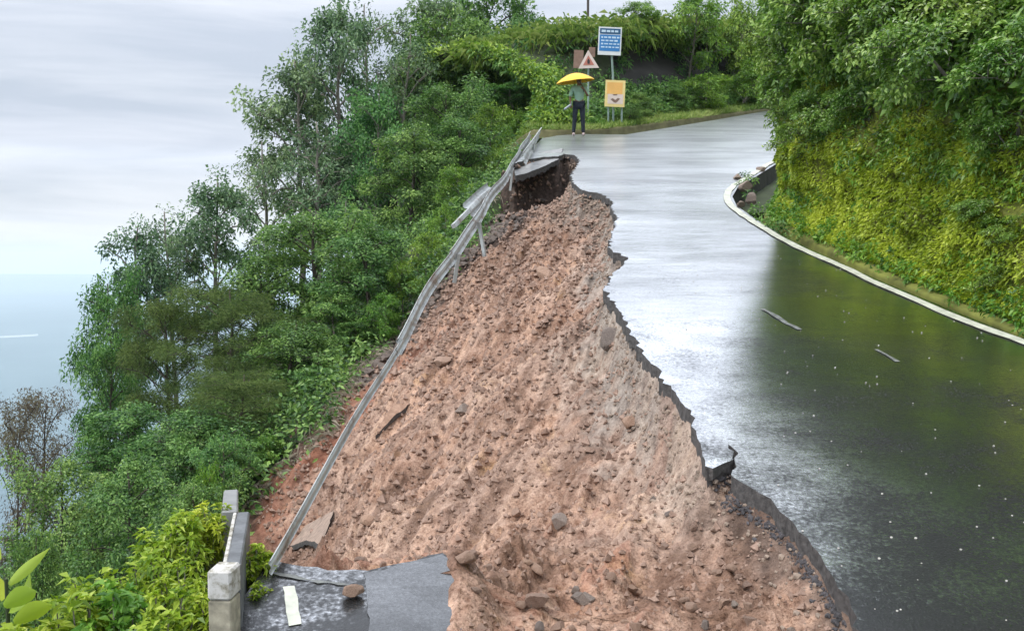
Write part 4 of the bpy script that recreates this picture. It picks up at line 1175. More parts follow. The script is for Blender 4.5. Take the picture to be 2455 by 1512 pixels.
# stones and clods
def rock_mesh(seed, mat, rough=0.16, sub=3):
    r = np.random.default_rng(seed)
    bm = bmesh.new(); bmesh.ops.create_icosphere(bm, subdivisions=sub, radius=1.0)
    sc_ = r.uniform(.7, 1.2, 3) * np.array([1, 1, .75])
    cuts = [(Vector(r.normal(size=3)).normalized(), r.uniform(.42, .78)) for _ in range(11)]
    for v in bm.verts:
        c = v.co.copy()
        for n_, d_ in cuts:
            k_ = c.dot(n_) - d_
            if k_ > 0: c -= n_ * k_ * .97
        q = float(fbm(np.array([c.x * 2.1 + seed]), np.array([c.y * 2.1 + c.z * 1.7]), 4)[0])
        c *= 1 + rough * q
        v.co = Vector((c.x * sc_[0], c.y * sc_[1], c.z * sc_[2]))
    me = bpy.data.meshes.new('stone'); bm.to_mesh(me); bm.free(); me.materials.append(mat)
    return me
CL = [rock_mesh(40 + i, M_clod, .2) for i in range(5)]; ST = [rock_mesh(60 + i, M_stone) for i in range(4)]
def rock(name, me, p, r_, label, cat, group=None, sink=.3):
    o = link(name, me); o.location = Vector(p) + Vector((0, 0, r_ * (.75 - sink)))
    o.rotation_euler = (random.uniform(-.4, .4), random.uniform(-.4, .4), random.uniform(0, 6.3)); o.scale = (r_,) * 3
    return tag(o, label, cat, group)
p = on_road(*dpt(845, 1432)); o = rock('boulder', rock_mesh(211, M_clod, .10), (p.x, p.y, p.z), 0.064, 'brown stone lying alone on the wet asphalt slab', 'stone', sink=.12); o.rotation_euler = (.1, .1, .6)
big = [((1283, 1455), .075, CL[0], 'large tan clod in the heap at the bottom of the picture'),
       ((1112, 1350), .06, CL[2], 'upright brown clod at the corner of the broken slab'),
       ((1290, 1390), .06, CL[3], 'dark-shadowed clod above the large tan one'),
       ((1405, 1450), .075, ST[0], 'dark grey stone at the bottom edge of the heap'),
       ((1340, 1260), .09, ST[1], 'grey stone in the middle of the lower heap'),
       ((1510, 1030), .10, CL[4], 'pale rounded stone high on the bare slope'),
       ((1460, 830), .16, ST[2], 'dark grey lump under the torn road edge'),
       ((1385, 1440), .05, ST[3], 'small grey stone beside the dark grey one'),
       ((1240, 1240), .06, CL[0], 'brown clod above the end of the broken slab'),
       ((885, 1255), .10, CL[2], 'brown lump of soil low on the slope near the guardrail'),
       ((1300, 665), .20, CL[3], 'reddish lump high on the bare slope'),
       ((1110, 990), .14, ST[0], 'grey lump left of the middle of the slope'),
       ((1060, 870), .13, CL[1], 'brown lump on the upper left of the slope')]
for (a, b_), r_, me, lab in big:
    p = on_soil(*dpt(a, b_))
    if p is not None: rock('stone', me, p, r_ * .95, lab, 'stone', sink=.45)
# many small clods: individually placed nearest ones, the rest as rubble
r = np.random.default_rng(8)
cand = []
y = 2.9 + r.random(30000) ** 1.4 * 21; x = r.uniform(-6, 2.1, 30000)
ok = inside_poly(x, y, slide_poly) & (x > np.interp(y, ys, xl) + .55) & ((y > 5.4) | (x > -.25)) & (dist_poly(x, y, BA) > .05)
ok |= inside_poly(x, y, slide_poly) & (x > veg_x(y) + .05) & (y > VL[0, 1])
cand = np.stack([x[ok], y[ok]], -1)
szs = 0.006 + 0.022 * r.random(len(cand)) ** 5 * (1 + .04 * cand[:, 1]) + 0.0012 * cand[:, 1]
app = szs / cand[:, 1]; order = np.argsort(-app)
for j in order[:170]:
    x, y = cand[j]
    d = dist_poly(np.array([x]), np.array([y]), BA)[0]
    zone = 'on the heap at the bottom of the picture' if y < 6.2 else ('under the torn road edge' if d < .6 else ('on the lower half of the bare slope' if y < 11 else 'on the upper half of the bare slope'))
    if (d < .5 and y > 6.2) or r.random() < .12: rock('stone', ST[j % 4], (x, y, soil_z(x, y)), szs[j], 'small grey stone lying loose ' + zone, 'stone', 'grey stones loose ' + zone, .42)
    else: rock('clod', CL[j % 5], (x, y, soil_z(x, y)), szs[j], 'small brown clod of earth lying loose ' + zone, 'clod', 'clods of earth ' + zone, .45)
for j in range(46):
    x, y = r.uniform(-.15, 1.3), 4.25 + 1.9 * r.random() ** 1.3
    z_ = r.uniform(.018, .05) * (1.25 if r.random() < .15 else .8)
    rock('clod', CL[j % 5], (x, y, soil_z(x, y)), z_, 'angular tan clod in the loose heap between the two pieces of road', 'clod', 'tan clods of the loose heap', .5)
ico = rock_mesh(99, M_clod, .3, 1); iv = np.array([tuple(v.co) for v in ico.vertices]); itf = np.array([tuple(p.vertices) for p in ico.polygons])
iv_c = np.array([(1, 0, 0), (-1, 0, 0), (0, 1, 0), (0, -1, 0), (0, 0, 1), (0, 0, -1)], float) + r.normal(0, .18, (6, 3)); if_c = np.array([(0, 2, 4), (2, 1, 4), (1, 3, 4), (3, 0, 4), (2, 0, 5), (1, 2, 5), (3, 1, 5), (0, 3, 5)])
Vs = []; Fs = []; vo = 0
for j in order[170:]:
    x, y = cand[j]; a = r.uniform(0, 6.28); c_, s_ = math.cos(a), math.sin(a)
    q = iv_c * szs[j] * r.uniform(.7, 1.2, 3); q = np.stack([q[:, 0] * c_ - q[:, 1] * s_, q[:, 0] * s_ + q[:, 1] * c_, q[:, 2]], -1)
    Vs.append(q + np.array([x, y, soil_z(x, y) + szs[j] * .25])); Fs.append(if_c + vo); vo += len(iv_c)
tag(link('rubble', np_mesh('rubble', np.concatenate(Vs), np.concatenate(Fs), M_clod)), kind='stuff')
# pebbles on the wet road and dark rubble under the far growth
Vs = []; Fs = []; vo = 0
for _ in range(260):
    y = 4.2 + r.random() ** 1.3 * 9; x = r.uniform(1.5, 4.9)
    if not inside_poly(np.array([x]), np.array([y]), np.array(bound))[0] or x / y > .55: continue
    sz = r.uniform(.004, .011); q = iv * sz
    Vs.append(q + np.array([x, y, float(road_surf(x, y)) + sz * .4])); Fs.append(itf + vo); vo += len(iv)
M_peb = simple_mat('pale_grit', (0.42, 0.40, 0.36), 0.6, 0.4, 20)
tag(link('grit', np_mesh('grit', np.concatenate(Vs), np.concatenate(Fs), M_peb)), kind='stuff')
Vs = []; Fs = []; vo = 0
for _ in range(900):
    y = r.uniform(15.5, 23.5); x = veg_x(y) + abs(r.normal(0, .35)) + .05
    if not inside_poly(np.array([x]), np.array([y]), slide_poly)[0]: continue
    sz = r.uniform(.03, .11); q = iv * sz * r.uniform(.7, 1.2, 3)
    Vs.append(q + np.array([x, y, soil_z(x, y) + sz * .3])); Fs.append(itf + vo); vo += len(iv)
M_dkr = simple_mat('damp_dark_rubble', (0.11, 0.085, 0.07), 0.85, 0.6, 2.5, bumps=.6)
tag(link('dark_rubble', np_mesh('dark_rubble', np.concatenate(Vs), np.concatenate(Fs), M_dkr)), kind='stuff')

# crumbled road base along the torn edge
Vs = []; Fs = []; vo = 0; RE = [(p.x, p.y) for p in right_edge]
cum = np.concatenate([[0], np.cumsum([math.dist(a, b_) for a, b_ in zip(RE[:-1], RE[1:])])])
for _ in range(2600):
    q = r.uniform(0, cum[-1]); x = np.interp(q, cum, [p[0] for p in RE]) - abs(r.normal(0, .12)); y = np.interp(q, cum, [p[1] for p in RE]) + r.normal(0, .03)
    if not inside_poly(np.array([x]), np.array([y]), slide_poly)[0]: continue
    sz = (.006 + .03 * r.random() ** 3) * (.6 + .05 * y); e_ = iv * sz * r.uniform(.6, 1.25, 3)
    Vs.append(e_ + np.array([x, y, soil_z(x, y) + sz * .25])); Fs.append(itf + vo); vo += len(iv)
Vs2 = []; Fs2 = []; vo2 = 0
for _ in range(1300):
    q = r.uniform(0, 2.45); x = np.interp(q, cum, [p[0] for p in RE]) - abs(r.normal(0, .035)) + .01; y = np.interp(q, cum, [p[1] for p in RE]) + r.normal(0, .02)
    if not inside_poly(np.array([x]), np.array([y]), slide_poly)[0]: continue
    sz = .004 + .020 * r.random() ** 2.5; e_ = iv * sz * r.uniform(.6, 1.4, 3)
    Vs2.append(e_ + np.array([x, y, soil_z(x, y) + sz * .2])); Fs2.append(itf + vo2); vo2 += len(iv)
tag(link('asphalt_crumbs', np_mesh('asphalt_crumbs', np.concatenate(Vs2), np.concatenate(Fs2), simple_mat('asphalt_crumb', (0.055, 0.050, 0.052), 0.75, 0.7, 9, bumps=.6))), kind='stuff')
M_edge = simple_mat('crumbled_road_base', (0.25, 0.19, 0.145), 0.9, 0.5, 4, bumps=.6)
tag(link('edge_rubble', np_mesh('edge_rubble', np.concatenate(Vs), np.concatenate(Fs), M_edge)), kind='stuff')

# broken slabs
def slab(name, poly_px, dz, thick, label, tilt=(0, 0), on='road', mat=None):
    pts = []
    for q in poly_px:
        pts.append(on_road(*dpt(*q), dz=dz) if on == 'road' else on_soil(*dpt(*q)))
    c = sum(pts, Vector()) / len(pts); rs_ = .05 if name == 'asphalt_strip' else .01
    P2 = [(p.x - c.x, p.y - c.y) for p in pts]
    # best-fit plane through the points
    A_ = np.array([[a, b_, 1] for a, b_ in P2]); zc = np.array([p.z - c.z for p in pts]); k_, *_ = np.linalg.lstsq(A_, zc, rcond=None)
    J = jag(P2 + [P2[0]], .07, .012, np.random.default_rng(len(label)))[:-1]
    o = sheet(J, lambda x, y: k_[0] * x + k_[1] * y + k_[2] + tilt[0] * x + tilt[1] * y + rs_ * fbm(x * 7, y * 7, 3), .12 if rs_ < .02 else .035, thick, [mat or M_asph2, M_break], name)
    o.location = c + Vector((0, 0, .0 if name == 'crust_slab' else .03))
    return tag(o, label, 'slab')
slab('concrete_slab', [(1232, 395), (1262, 380), (1300, 374), (1350, 368), (1338, 386), (1300, 398), (1262, 408), (1235, 412)], -0.10, .13, 'tilted concrete slab overhanging the dark cavity at the top of the slide', (0, .06), mat=M_conc)
slab('asphalt_chunk', [(1683, 1098), (1700, 1085), (1735, 1080), (1758, 1090), (1752, 1112), (1732, 1120), (1708, 1132), (1690, 1126)], -0.02, .08, 'loose wet asphalt tongue beside the dark notch in the torn edge', mat=M_asph)
slab('flat_slab', [(905, 1025), (950, 975), (990, 938), (972, 990), (940, 1018), (900, 1048)], 0, .07, 'flat slab of crusted soil lying on the slope right of the guardrail', on='soil', mat=M_clod)
slab('crust_slab', [(690, 1300), (730, 1260), (775, 1225), (800, 1230), (770, 1290), (735, 1325)], 0, .06, 'smooth pale slab of crusted soil under the lower end of the guardrail', on='soil', mat=simple_mat('pale_crust', (0.27, 0.195, 0.15), 0.85, 0.4, 16, bumps=.6))

# bushes at the lower left, in front of the wooded slope
def near_bush(px, py, Yd, wpx, seed, kind, size, label, n=95, hfrac=1.0, aspect=0.42, cat='bush', group='yellow-green bushes beside the parapet'):
    r = np.random.default_rng(seed); top = at(px, py, Yd); zb = min(float(ground(top.x, Yd)), top.z - .5)
    H = (top.z - zb) * 0.98; rad = wpx * Yd / F_PX / 2 * 1.2
    e = empty('bush', (top.x, Yd, zb)); tag(e, label, cat, group)
    mb = MB(); cen = []; rd = []
    for i in range(26):
        a = r.uniform(0, 6.28); q = math.sqrt(r.random()) * rad
        tip = Vector((math.cos(a) * q, math.sin(a) * q, H * (1 - .28 * (q / rad) ** 2) * r.uniform(.74, 1.0)))
        mid = Vector((tip.x * .55 + r.normal(0, .02), tip.y * .55, tip.z * .55))
        mb.tube([(tip.x * .1, tip.y * .1, -.1), mid, tip], [.009, .006, .003], 5, cap=False)
        for u in (1.0, .82, .62, .45):
            c = mid.lerp(tip, (u - .45) / .55) if u > .45 else mid
            cen.append(tuple(c)); rd.append(rad * r.uniform(.14, .26))
    mb.build('stem', M_bark, e)
    V, Fq, tone = cluster_leaves(r, np.array(cen), np.array(rd), n // 4, size, aspect, .9, np.array([0, 0, H * .3]), .75, droop=.3, tone_c=.14)
    link('foliage', np_mesh('foliage', V, Fq, LM[kind], attrs={'tone': tone}), e)
near_bush(208, 498, 5.5, 44, 1, 'lime', .042, 'tall yellow-green bush touching the parapet beam')
near_bush(172, 512, 5.3, 60, 2, 'lime', .045, 'yellow-green bush left of the tall one by the parapet', 110)
near_bush(140, 540, 5.0, 72, 3, 'lime', .045, 'yellow bush in the middle of the lower left growth', 110)
near_bush(186, 552, 4.8, 60, 4, 'lime', .042, 'yellow-green bush behind the white parapet block', 110)
near_bush(96, 548, 4.9, 70, 5, 'lime', .055, 'fresh green bush with toothed leaves in the lower left')
near_bush(112, 572, 4.6, 70, 6, 'bright', .06, 'bright green broad-leaved bush at the bottom edge')
near_bush(72, 566, 4.6, 64, 7, 'lime', .065, 'lime bush with big leaves at the bottom left')
near_bush(165, 580, 4.5, 64, 8, 'lime', .05, 'green bush at the bottom edge left of the parapet')
near_bush(34, 582, 4.5, 56, 9, 'lime', .07, 'broad-leaved green bush in the bottom left corner')
near_bush(205, 590, 4.5, 40, 10, 'lime', .038, 'small bush at the foot of the parapet pillar')
near_bush(8, 596, 4.3, 50, 12, 'bright', .07, 'green bush cut off by the bottom left corner')
near_bush(258, 536, 5.05, 30, 11, 'lime', .035, 'yellow-green weed growing between parapet and road slab', 90)
near_bush(262, 574, 4.8, 24, 13, 'lime', .03, 'low weed at the edge of the wet slab beside the parapet', 70)

# large upright leaf plant at the left edge
def big_leaf(base, tip, w, bend, mat_tone, parent, name='leaf'):
    base, tip = Vector(base), Vector(tip); n_ = 9; V = []; Fq = []
    t = (tip - base); side = t.cross(Vector((0.2, 1, .3))).normalized(); nn = side.cross(t).normalized()
    for i in range(n_ + 1):
        u = i / n_; c = base + t * u + nn * bend * math.sin(math.pi * u) * t.length
        ww = w * math.sin(math.pi * min(1, .06 + .94 * u) ** .8) * .5 if i < n_ else .001
        V += [c - side * ww + nn * ww * .45, c, c + side * ww + nn * ww * .45]
    for i in range(n_):
        a = i * 3; Fq += [(a, a + 1, a + 4, a + 3), (a + 1, a + 2, a + 5, a + 4)]
    me = np_mesh(name, np.array([tuple(v) for v in V]), np.array(Fq), LM['lime'], smooth=True, attrs={'tone': np.full(len(V), mat_tone)})
    return child(link(name, me), parent)
bl = at(6, 578, 4.5); e = empty('broad_leaf_plant', (bl.x, 4.5, float(ground(bl.x, 4.5))))
tag(e, 'plant with one long upright banana-like leaf at the lower left edge', 'plant', None)
b0 = Vector((bl.x - .03, 4.55, float(ground(bl.x, 4.5)) - .05))
child(MB().tube([b0, b0.lerp(bl, .6) + Vector((.01, 0, 0)), bl], [.018, .013, .008], 7).build('stem', M_hill), e)
big_leaf(at(9, 584, 4.5), at(50, 547, 4.6), .052, .08, .80, e)
big_leaf(at(4, 606, 4.4), at(36, 590, 4.35), .09, .12, .62, e)
big_leaf(at(14, 622, 4.35), at(52, 604, 4.3), .085, .12, .55, e)
big_leaf(at(2, 600, 4.5), at(-20, 570, 4.5), .08, .1, .66, e)
big_leaf(at(10, 612, 4.45), at(30, 572, 4.6), .07, .1, .45, e)
big_leaf(at(0, 560, 4.6), at(-34, 530, 4.7), .08, .10, .6, e)

# roadside signs
M_blue = simple_mat('sign_blue', (0.03, 0.20, 0.50), 0.4, 0.06, 3)
M_bluedk = simple_mat('sign_dark_blue', (0.015, 0.085, 0.19), 0.4, 0.06, 3)
M_signw = simple_mat('sign_white', (0.72, 0.74, 0.74), 0.4, 0.06, 3)
M_lett = simple_mat('sign_lettering', (0.55, 0.70, 0.82), 0.4, 0.06, 3)
M_yel = simple_mat('sign_yellow', (0.78, 0.62, 0.26), 0.45, 0.08, 3)
M_org = simple_mat('sign_orange', (0.80, 0.45, 0.13), 0.45, 0.08, 3)
M_red = simple_mat('sign_red', (0.48, 0.17, 0.12), 0.45, 0.15, 3)
M_pink = simple_mat('sign_pale', (0.70, 0.58, 0.52), 0.45, 0.08, 3)
M_blk = simple_mat('sign_black', (0.03, 0.025, 0.025), 0.5, 0.1, 3)
M_postg = simple_mat('green_grey_post', (0.22, 0.30, 0.27), 0.55, 0.25, 4)
M_rustp = simple_mat('rusty_plate', (0.24, 0.15, 0.11), 0.7, 0.3, 4)

def z_road(p): return float(roadz(p.x, p.y))
Ys = 31.6
c1_ = at(609.8, 41, Ys); c2_ = at(614.6, 94, Ys); bx_ = at(613, 90, Ys)
sg = empty('information_sign', (bx_.x, Ys, z_road(Vector((bx_.x, Ys, 0))))); tag(sg, 'blue information board with rows of writing high on a grey-green post', 'sign')
child(MB().tube([(bx_.x + .03, Ys + .06, sg.location.z - .3), (bx_.x, Ys + .06, c2_.z + .6), (c1_.x + .02, Ys + .06, c1_.z + .3)], .035, 8).build('post', M_postg), sg)
rot = Matrix.Rotation(R(2.5), 3, 'Y')
def plate(c, w, h, dy, name, mat, par, th=.02, rt=rot): return child(MB().box((c[0], Ys - dy, c[2]), (w, th, h), rt).build(name, mat, par and None), par)
W1, H1 = .72, .86
plate(c1_, W1, H1, 0, 'board', M_signw, sg)
def loc(c, u, v_): q = rot @ Vector((u, 0, v_)); return (c[0] + q.x, 0, c[2] + q.z)
plate(loc(c1_, 0, .30), W1 - .08, .17, .013, 'header', M_bluedk, sg, .006)
plate(loc(c1_, 0, -.06), W1 - .08, .50, .013, 'panel', M_blue, sg, .006)
r = np.random.default_rng(5)
mb = MB()
for v_, h_ in ((.30, .075), (.11, .055), (.01, .055), (-.09, .05), (-.19, .045)):
    u = -W1 / 2 + .09
    while u < W1 / 2 - .12:
        w_ = r.uniform(.05, .13) if v_ != .30 else r.uniform(.08, .14)
        q = loc(c1_, u + w_ / 2, v_); mb.box((q[0], Ys - .018, q[2]), (w_, .004, h_ * r.uniform(.75, 1.0)), rot); u += w_ + .03
child(mb.build('lettering', M_lett), sg)

sy = empty('road_work_sign', (c2_.x, Ys, z_road(Vector((c2_.x, Ys, 0))))); tag(sy, 'yellow rectangular sign with a dark symbol standing low below the blue board', 'sign')
rot = Matrix.Rotation(R(-3), 3, 'Y')
Ys -= .12
child(MB().tube([(c2_.x + .22, Ys + .05, sy.location.z - .3), (c2_.x + .22, Ys + .05, c2_.z + .3)], .03, 6).build('post', M_postg), sy)
child(MB().tube([(c2_.x - .2, Ys + .05, sy.location.z - .3), (c2_.x - .2, Ys + .05, c2_.z + .3)], .03, 6).build('post', M_postg), sy)
plate(c2_, .62, .82, 0, 'board', M_yel, sy)
plate(loc(c2_, 0, .16), .48, .36, .013, 'upper_panel', M_org, sy, .006)
plate(loc(c2_, 0, -.17), .48, .30, .013, 'lower_panel', M_pink, sy, .006)
mb = MB()
def flat_poly(pts, c, dy, mbx):
    vs_ = []
    for u, v_ in pts: q = loc(c, u, v_); vs_.append((q[0], Ys - dy, q[2]))
    n_ = len(vs_); vs_ += [(x, y + .004, z) for x, y, z in vs_]
    mbx.add(vs_, [tuple(range(n_)), tuple(range(2 * n_ - 1, n_ - 1, -1))] + [(i, (i + 1) % n_, n_ + (i + 1) % n_, n_ + i) for i in range(n_)])
flat_poly([(-.15, -.17), (-.08, -.14), (0, -.20), (.08, -.14), (.15, -.17), (.05, -.27), (0, -.29), (-.05, -.27)], c2_, .020, mb)
flat_poly([(-.08, -.02), (.08, -.02), (.05, -.06), (-.05, -.06)], c2_, .020, mb)
child(mb.build('symbol', M_rustp), sy)

c3_ = at(588.5, 61.5, 31.5); Ys = 31.5; rot = Matrix.Rotation(R(-2), 3, 'Y')
st = empty('warning_sign', (c3_.x, Ys, z_road(Vector((c3_.x, 31, 0))))); tag(st, 'triangular warning sign with pale border beside a rusty plate above the umbrella', 'sign')
child(MB().tube([(c3_.x, Ys + .05, st.location.z - .3), (c3_.x, Ys + .05, c3_.z + .25)], .03, 8).build('post', M_postg), st)
def tri(h): return [(-h * .577, -h * .36), (h * .577, -h * .36), (0, h * .64)]
for nm, h, dy, mt in (('triangle', .56, .0, M_pink), ('inner_triangle', .30, .008, M_red)):
    mb = MB(); flat_poly(tri(h), c3_, dy + .004, mb); child(mb.build(nm, mt), st)
mb = MB(); flat_poly([(-.03, -.07), (.03, -.07), (.045, .02), (0, .10), (-.045, .02)], c3_, .020, mb); child(mb.build('symbol', M_blk), st)
c4_ = at(578.5, 59, 31.62); Ys = 31.62
plate(c4_, .30, .56, 0, 'side_plate', M_rustp, st)
plate(at(592, 52, 31.62), .20, .30, 0, 'back_plate', M_rustp, st)

# utility pole far behind the ridge
u = at(588, 10, 58); e = empty('utility_pole', (u.x, 58, 4)); tag(e, 'thin distant utility pole in the sky gap above the signs', 'pole')
child(MB().tube([(u.x, 58, 2), (u.x, 58, u.z + 1.2)], .07, 6).build('pole', M_bark_dark), e)
child(MB().box((u.x, 58, u.z + .7), (1.3, .1, .1)).build('crossarm', M_bark_dark), e)

# stones and weeds at the broken kerb by the drain
for i, (a, b_, r_, lab) in enumerate([((1768, 428), 0, .13, 'mossy kerb stone beside the drain opening nearest the white line'), ((1790, 452), 0, .16, 'pale kerb stone at the mouth of the drain'),
        ((1802, 480), 0, .13, 'small pale stone at the near end of the drain'), ((1822, 408), 0, .12, 'kerb stone on the far rim of the drain'), ((1775, 492), 0, .11, 'grey stone between white line and drain')]):
    p = on_road(*dpt(*a)); rock('kerb_stone', ST[i % 4], p, r_, lab, 'stone', 'kerb stones round the drain', .45)
near = []
r = np.random.default_rng(31)
Pw = np.array([tuple(on_road(*dpt(a, b_), dz=.04)) for a, b_ in ((1785, 420), (1800, 432), (1778, 440), (1812, 500), (1825, 520), (1850, 540), (1870, 545), (1900, 568), (1795, 465), (1840, 532))])
joined('drain_weeds', [cluster_leaves(r, Pw, np.full(len(Pw), .12), 70, .06, .45, .8, None, .6)], LM['dense'])

# ------------------------------------------------------------------ person with umbrella
pf = on_road(*dpt(1387, 326)); px_, py_ = pf.x, pf.y; pz0 = float(road_surf(px_, py_)) + .02
M_skin = simple_mat('skin', (0.22, 0.12, 0.075), 0.55, 0.1, 10)
M_shirt = simple_mat('mint_shirt', (0.36, 0.56, 0.42), 0.85, 0.12, 9)
M_jean = simple_mat('dark_trousers', (0.016, 0.022, 0.035), 0.85, 0.2, 9)
M_hair = simple_mat('black_hair', (0.012, 0.010, 0.010), 0.5, 0.2, 9)
M_shoe = simple_mat('pale_shoe', (0.55, 0.45, 0.45), 0.7, 0.1, 9)
M_canopy = simple_mat('yellow_umbrella', (0.85, 0.46, 0.015), 0.5, 0.06, 4)
M_bag = simple_mat('pale_bag', (0.42, 0.48, 0.52), 0.6, 0.1, 6)
def skin_mesh(name, verts, edges, radii, mat, root=0, sub=1):
    me = bpy.data.meshes.new(name); me.from_pydata([tuple(v) for v in verts], edges, [])
    o = bpy.data.objects.new(name, me); C.objects.link(o)
    sm = o.modifiers.new('skin', 'SKIN'); sm.use_smooth_shade = True
    for i, rr_ in enumerate(radii):
        d_ = me.skin_vertices[0].data[i]; d_.radius = (rr_, rr_) if not hasattr(rr_, '__len__') else rr_; d_.use_root = (i == root)
    s_ = o.modifiers.new('sub', 'SUBSURF'); s_.levels = sub; s_.render_levels = sub
    dg = bpy.context.evaluated_depsgraph_get(); out = bpy.data.meshes.new_from_object(o.evaluated_get(dg))
    bpy.data.objects.remove(o); bpy.data.meshes.remove(me)
    out.name = name; out.materials.clear(); out.materials.append(mat); return out
pe = empty('person', (px_, py_, pz0), 0.0)
tag(pe, 'person in mint green shirt and dark trousers holding a yellow umbrella at the road edge', 'person')
# figure faces the camera (-Y); +X is the picture's right
B = {'pelvis': (0, 0, .92), 'waist': (.005, 0, 1.06), 'chest': (.01, .01, 1.26), 'neck0': (.015, .01, 1.40), 'neck': (.01, 0, 1.46), 'head': (0, -.02, 1.56), 'crownh': (0, -.01, 1.64),
     'hl': (-.09, 0, .88), 'kl': (-.125, -.03, .48), 'al': (-.15, .02, .08), 'tl': (-.16, -.13, .035),
     'hr': (.09, 0, .88), 'kr': (.11, -.02, .48), 'ar': (.13, .02, .08), 'tr': (.14, -.13, .035),
     'sl': (-.175, .01, 1.36), 'el': (-.25, .03, 1.10), 'wl': (-.24, -.10, .90), 'fl': (-.235, -.13, .83),
     'sr': (.19, .01, 1.36), 'er': (.25, -.06, 1.12), 'wr': (.14, -.20, 1.27), 'fr': (.10, -.23, 1.31)}
keys = list(B); ix = {k_: i for i, k_ in enumerate(keys)}
rad_ = dict(pelvis=.115, waist=.105, chest=.125, neck0=.08, neck=.05, head=.082, crownh=.072, hl=.085, kl=.052, al=.034, tl=.03, hr=.085, kr=.052, ar=.034, tr=.03,
            sl=.055, el=.038, wl=.026, fl=.03, sr=.055, er=.038, wr=.026, fr=.03)
ed = [('pelvis', 'waist'), ('waist', 'chest'), ('chest', 'neck0'), ('neck0', 'neck'), ('neck', 'head'), ('head', 'crownh'), ('pelvis', 'hl'), ('hl', 'kl'), ('kl', 'al'), ('al', 'tl'),
      ('pelvis', 'hr'), ('hr', 'kr'), ('kr', 'ar'), ('ar', 'tr'), ('chest', 'sl'), ('sl', 'el'), ('el', 'wl'), ('wl', 'fl'), ('chest', 'sr'), ('sr', 'er'), ('er', 'wr'), ('wr', 'fr')]
V = [B[k_] for k_ in keys]; E = [(ix[a], ix[b_]) for a, b_ in ed]; Rr = [rad_[k_] for k_ in keys]
# fingers and thumbs
for hand, sgn in (('fl', -1), ('fr', 1)):
    h = Vector(B[hand]); w = Vector(B['w' + hand[1]]); dr = (h - w).normalized(); sd = dr.cross(Vector((0, 1, 0.2))).normalized()
    for q in range(4):
        b0 = len(V); o_ = sd * (q - 1.5) * .019
        V += [tuple(h + o_ + dr * .035), tuple(h + o_ * 1.1 + dr * .075 + Vector((0, .018, 0)))]; Rr += [.0095, .0075]
        E += [(ix[hand], b0), (b0, b0 + 1)]
    b0 = len(V); V.append(tuple(h + sd * .05 * sgn + dr * .015)); Rr.append(.01); E.append((ix[hand], b0))
body = link('body', skin_mesh('body', V, E, Rr, M_skin), pe)
def sub_skin(names, grow, mat, name, cut=None):
    ii = {k_: i for i, k_ in enumerate(names)}
    vs_ = [B[k_] if not (cut and k_ in cut) else cut[k_] for k_ in names]
    return link(name, skin_mesh(name, vs_, [(ii[a], ii[b_]) for a, b_ in ed if a in ii and b_ in ii], [rad_[k_] + grow for k_ in names], mat), pe)
sub_skin(['pelvis', 'waist', 'chest', 'neck0', 'sl', 'el', 'sr', 'er'], .020, M_shirt, 'shirt', {'neck0': (.012, .01, 1.37)})
sub_skin(['pelvis', 'hl', 'kl', 'al', 'hr', 'kr', 'ar'], .018, M_jean, 'trousers')
for s_ in ('l', 'r'):
    a, b_ = Vector(B['a' + s_]), Vector(B['t' + s_])
    link('shoe', skin_mesh('shoe', [a + Vector((0, .05, -.035)), a + Vector((0, -.05, -.03)), b_ + Vector((0, 0, .005))], [(0, 1), (1, 2)], [.045, .048, .036], M_shoe), pe)
link('hair', skin_mesh('hair', [(0, .04, 1.50), (0, .035, 1.60), (0, .0, 1.675)], [(0, 1), (1, 2)], [.062, .088, .075], M_hair), pe)
mb = MB()
for sx in (-.032, .032): mb.tube([(sx, -.098, 1.575), (sx, -.106, 1.575)], .011, 6)
mb.build('eyes', M_hair, pe)
MB().tube([(0, -.09, 1.565), (0, -.118, 1.535), (0, -.095, 1.53)], [.008, .014, .010], 6).build('nose', M_skin, pe, True)
MB().tube([(-.025, -.094, 1.503), (0, -.101, 1.50), (.025, -.094, 1.503)], .007, 5).build('mouth', M_bag, pe, True)
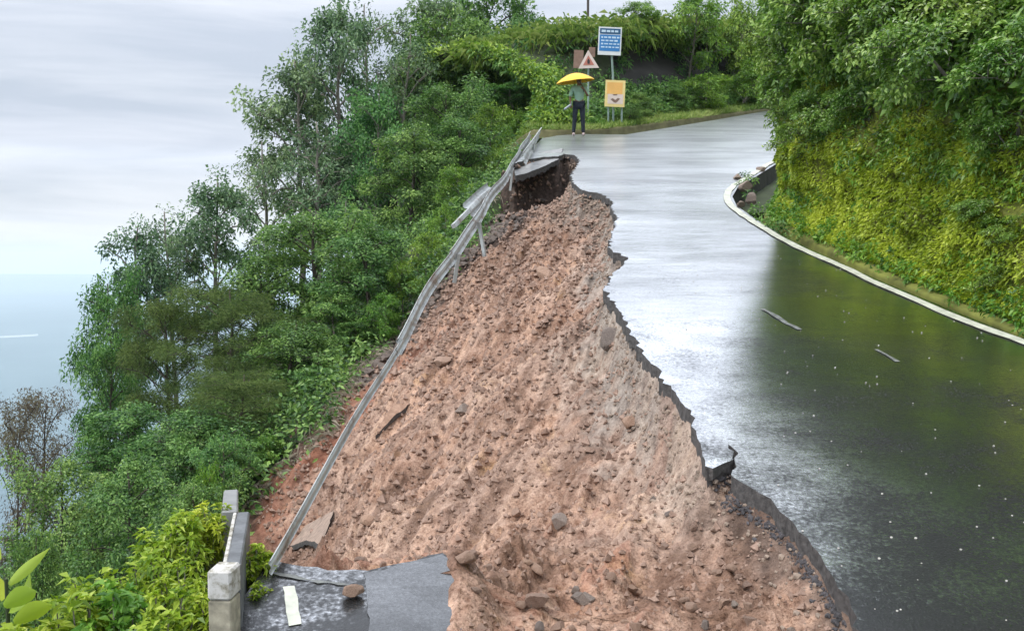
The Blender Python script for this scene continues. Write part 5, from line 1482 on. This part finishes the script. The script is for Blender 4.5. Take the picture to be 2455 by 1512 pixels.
# umbrella
um = empty('umbrella', (px_ + .11, py_ - .23, pz0 + 1.3)); tag(um, 'yellow umbrella held tilted over the person', 'umbrella')
hub = at(574.5, 73.0, py_ - .12)
ax_ = Vector((-.12, -.05, 1)).normalized()
sx_ = ax_.cross(Vector((0, 1, 0))).normalized(); sy_ = ax_.cross(sx_)
# tilt a little to the left
um_hand = Vector((px_ + .10, py_ - .24, pz0 + 1.33))
child(MB().tube([um_hand - Vector((-.01, 0, .14)), um_hand, hub + Vector((0, 0, .03))], [.011, .011, .006], 6).build('shaft', M_blk), um)
V = []; Fq = []; seg_, rin = 32, 7
Rad = .56
for i in range(rin + 1):
    u = i / rin
    for k_ in range(seg_):
        a = 2 * math.pi * k_ / seg_; sc_ = 1 - .07 * (1 - abs(math.cos(a * 4))) * u
        rr_ = Rad * u * sc_; zz = -.24 * u ** 1.9
        V.append(tuple(hub + sx_ * rr_ * math.cos(a) + sy_ * rr_ * math.sin(a) + ax_ * zz))
for i in range(rin):
    for k_ in range(seg_):
        k2 = (k_ + 1) % seg_; Fq.append((i * seg_ + k_, i * seg_ + k2, (i + 1) * seg_ + k2, (i + 1) * seg_ + k_))
child(link('canopy', np_mesh('canopy', np.array(V), np.array(Fq), M_canopy, smooth=True)), um)
for k_ in range(8):
    a = 2 * math.pi * k_ / 8; pts = []
    for u in (0, .35, .7, 1.0): pts.append(hub + (sx_ * math.cos(a) + sy_ * math.sin(a)) * Rad * u + ax_ * (-.24 * u ** 1.9 - .012))
    child(MB().tube(pts, .004, 4).build('rib', M_blk), um)
child(MB().tube([hub, hub + ax_ * .07], [.008, .003], 6).build('ferrule', M_blk), um)
# bag carried at the hip
bgc = Vector((px_ - .30, py_ - .15, pz0 + .86))
bg_o = empty('bag', tuple(bgc)); tag(bg_o, 'pale folded bag hanging from the hand of the person', 'bag')
child(link('pouch', skin_mesh('pouch', [bgc + Vector((.08, 0, .02)), bgc + Vector((-.02, 0, -.06)), bgc + Vector((-.14, 0, -.14))], [(0, 1), (1, 2)], [(.05, .03), (.085, .04), (.07, .03)], M_bag)), bg_o)
child(MB().tube([bgc + Vector((.07, 0, .03)), bgc + Vector((.075, .01, .10)), bgc + Vector((.06, .02, .02))], .007, 5).build('strap', M_bag), bg_o)
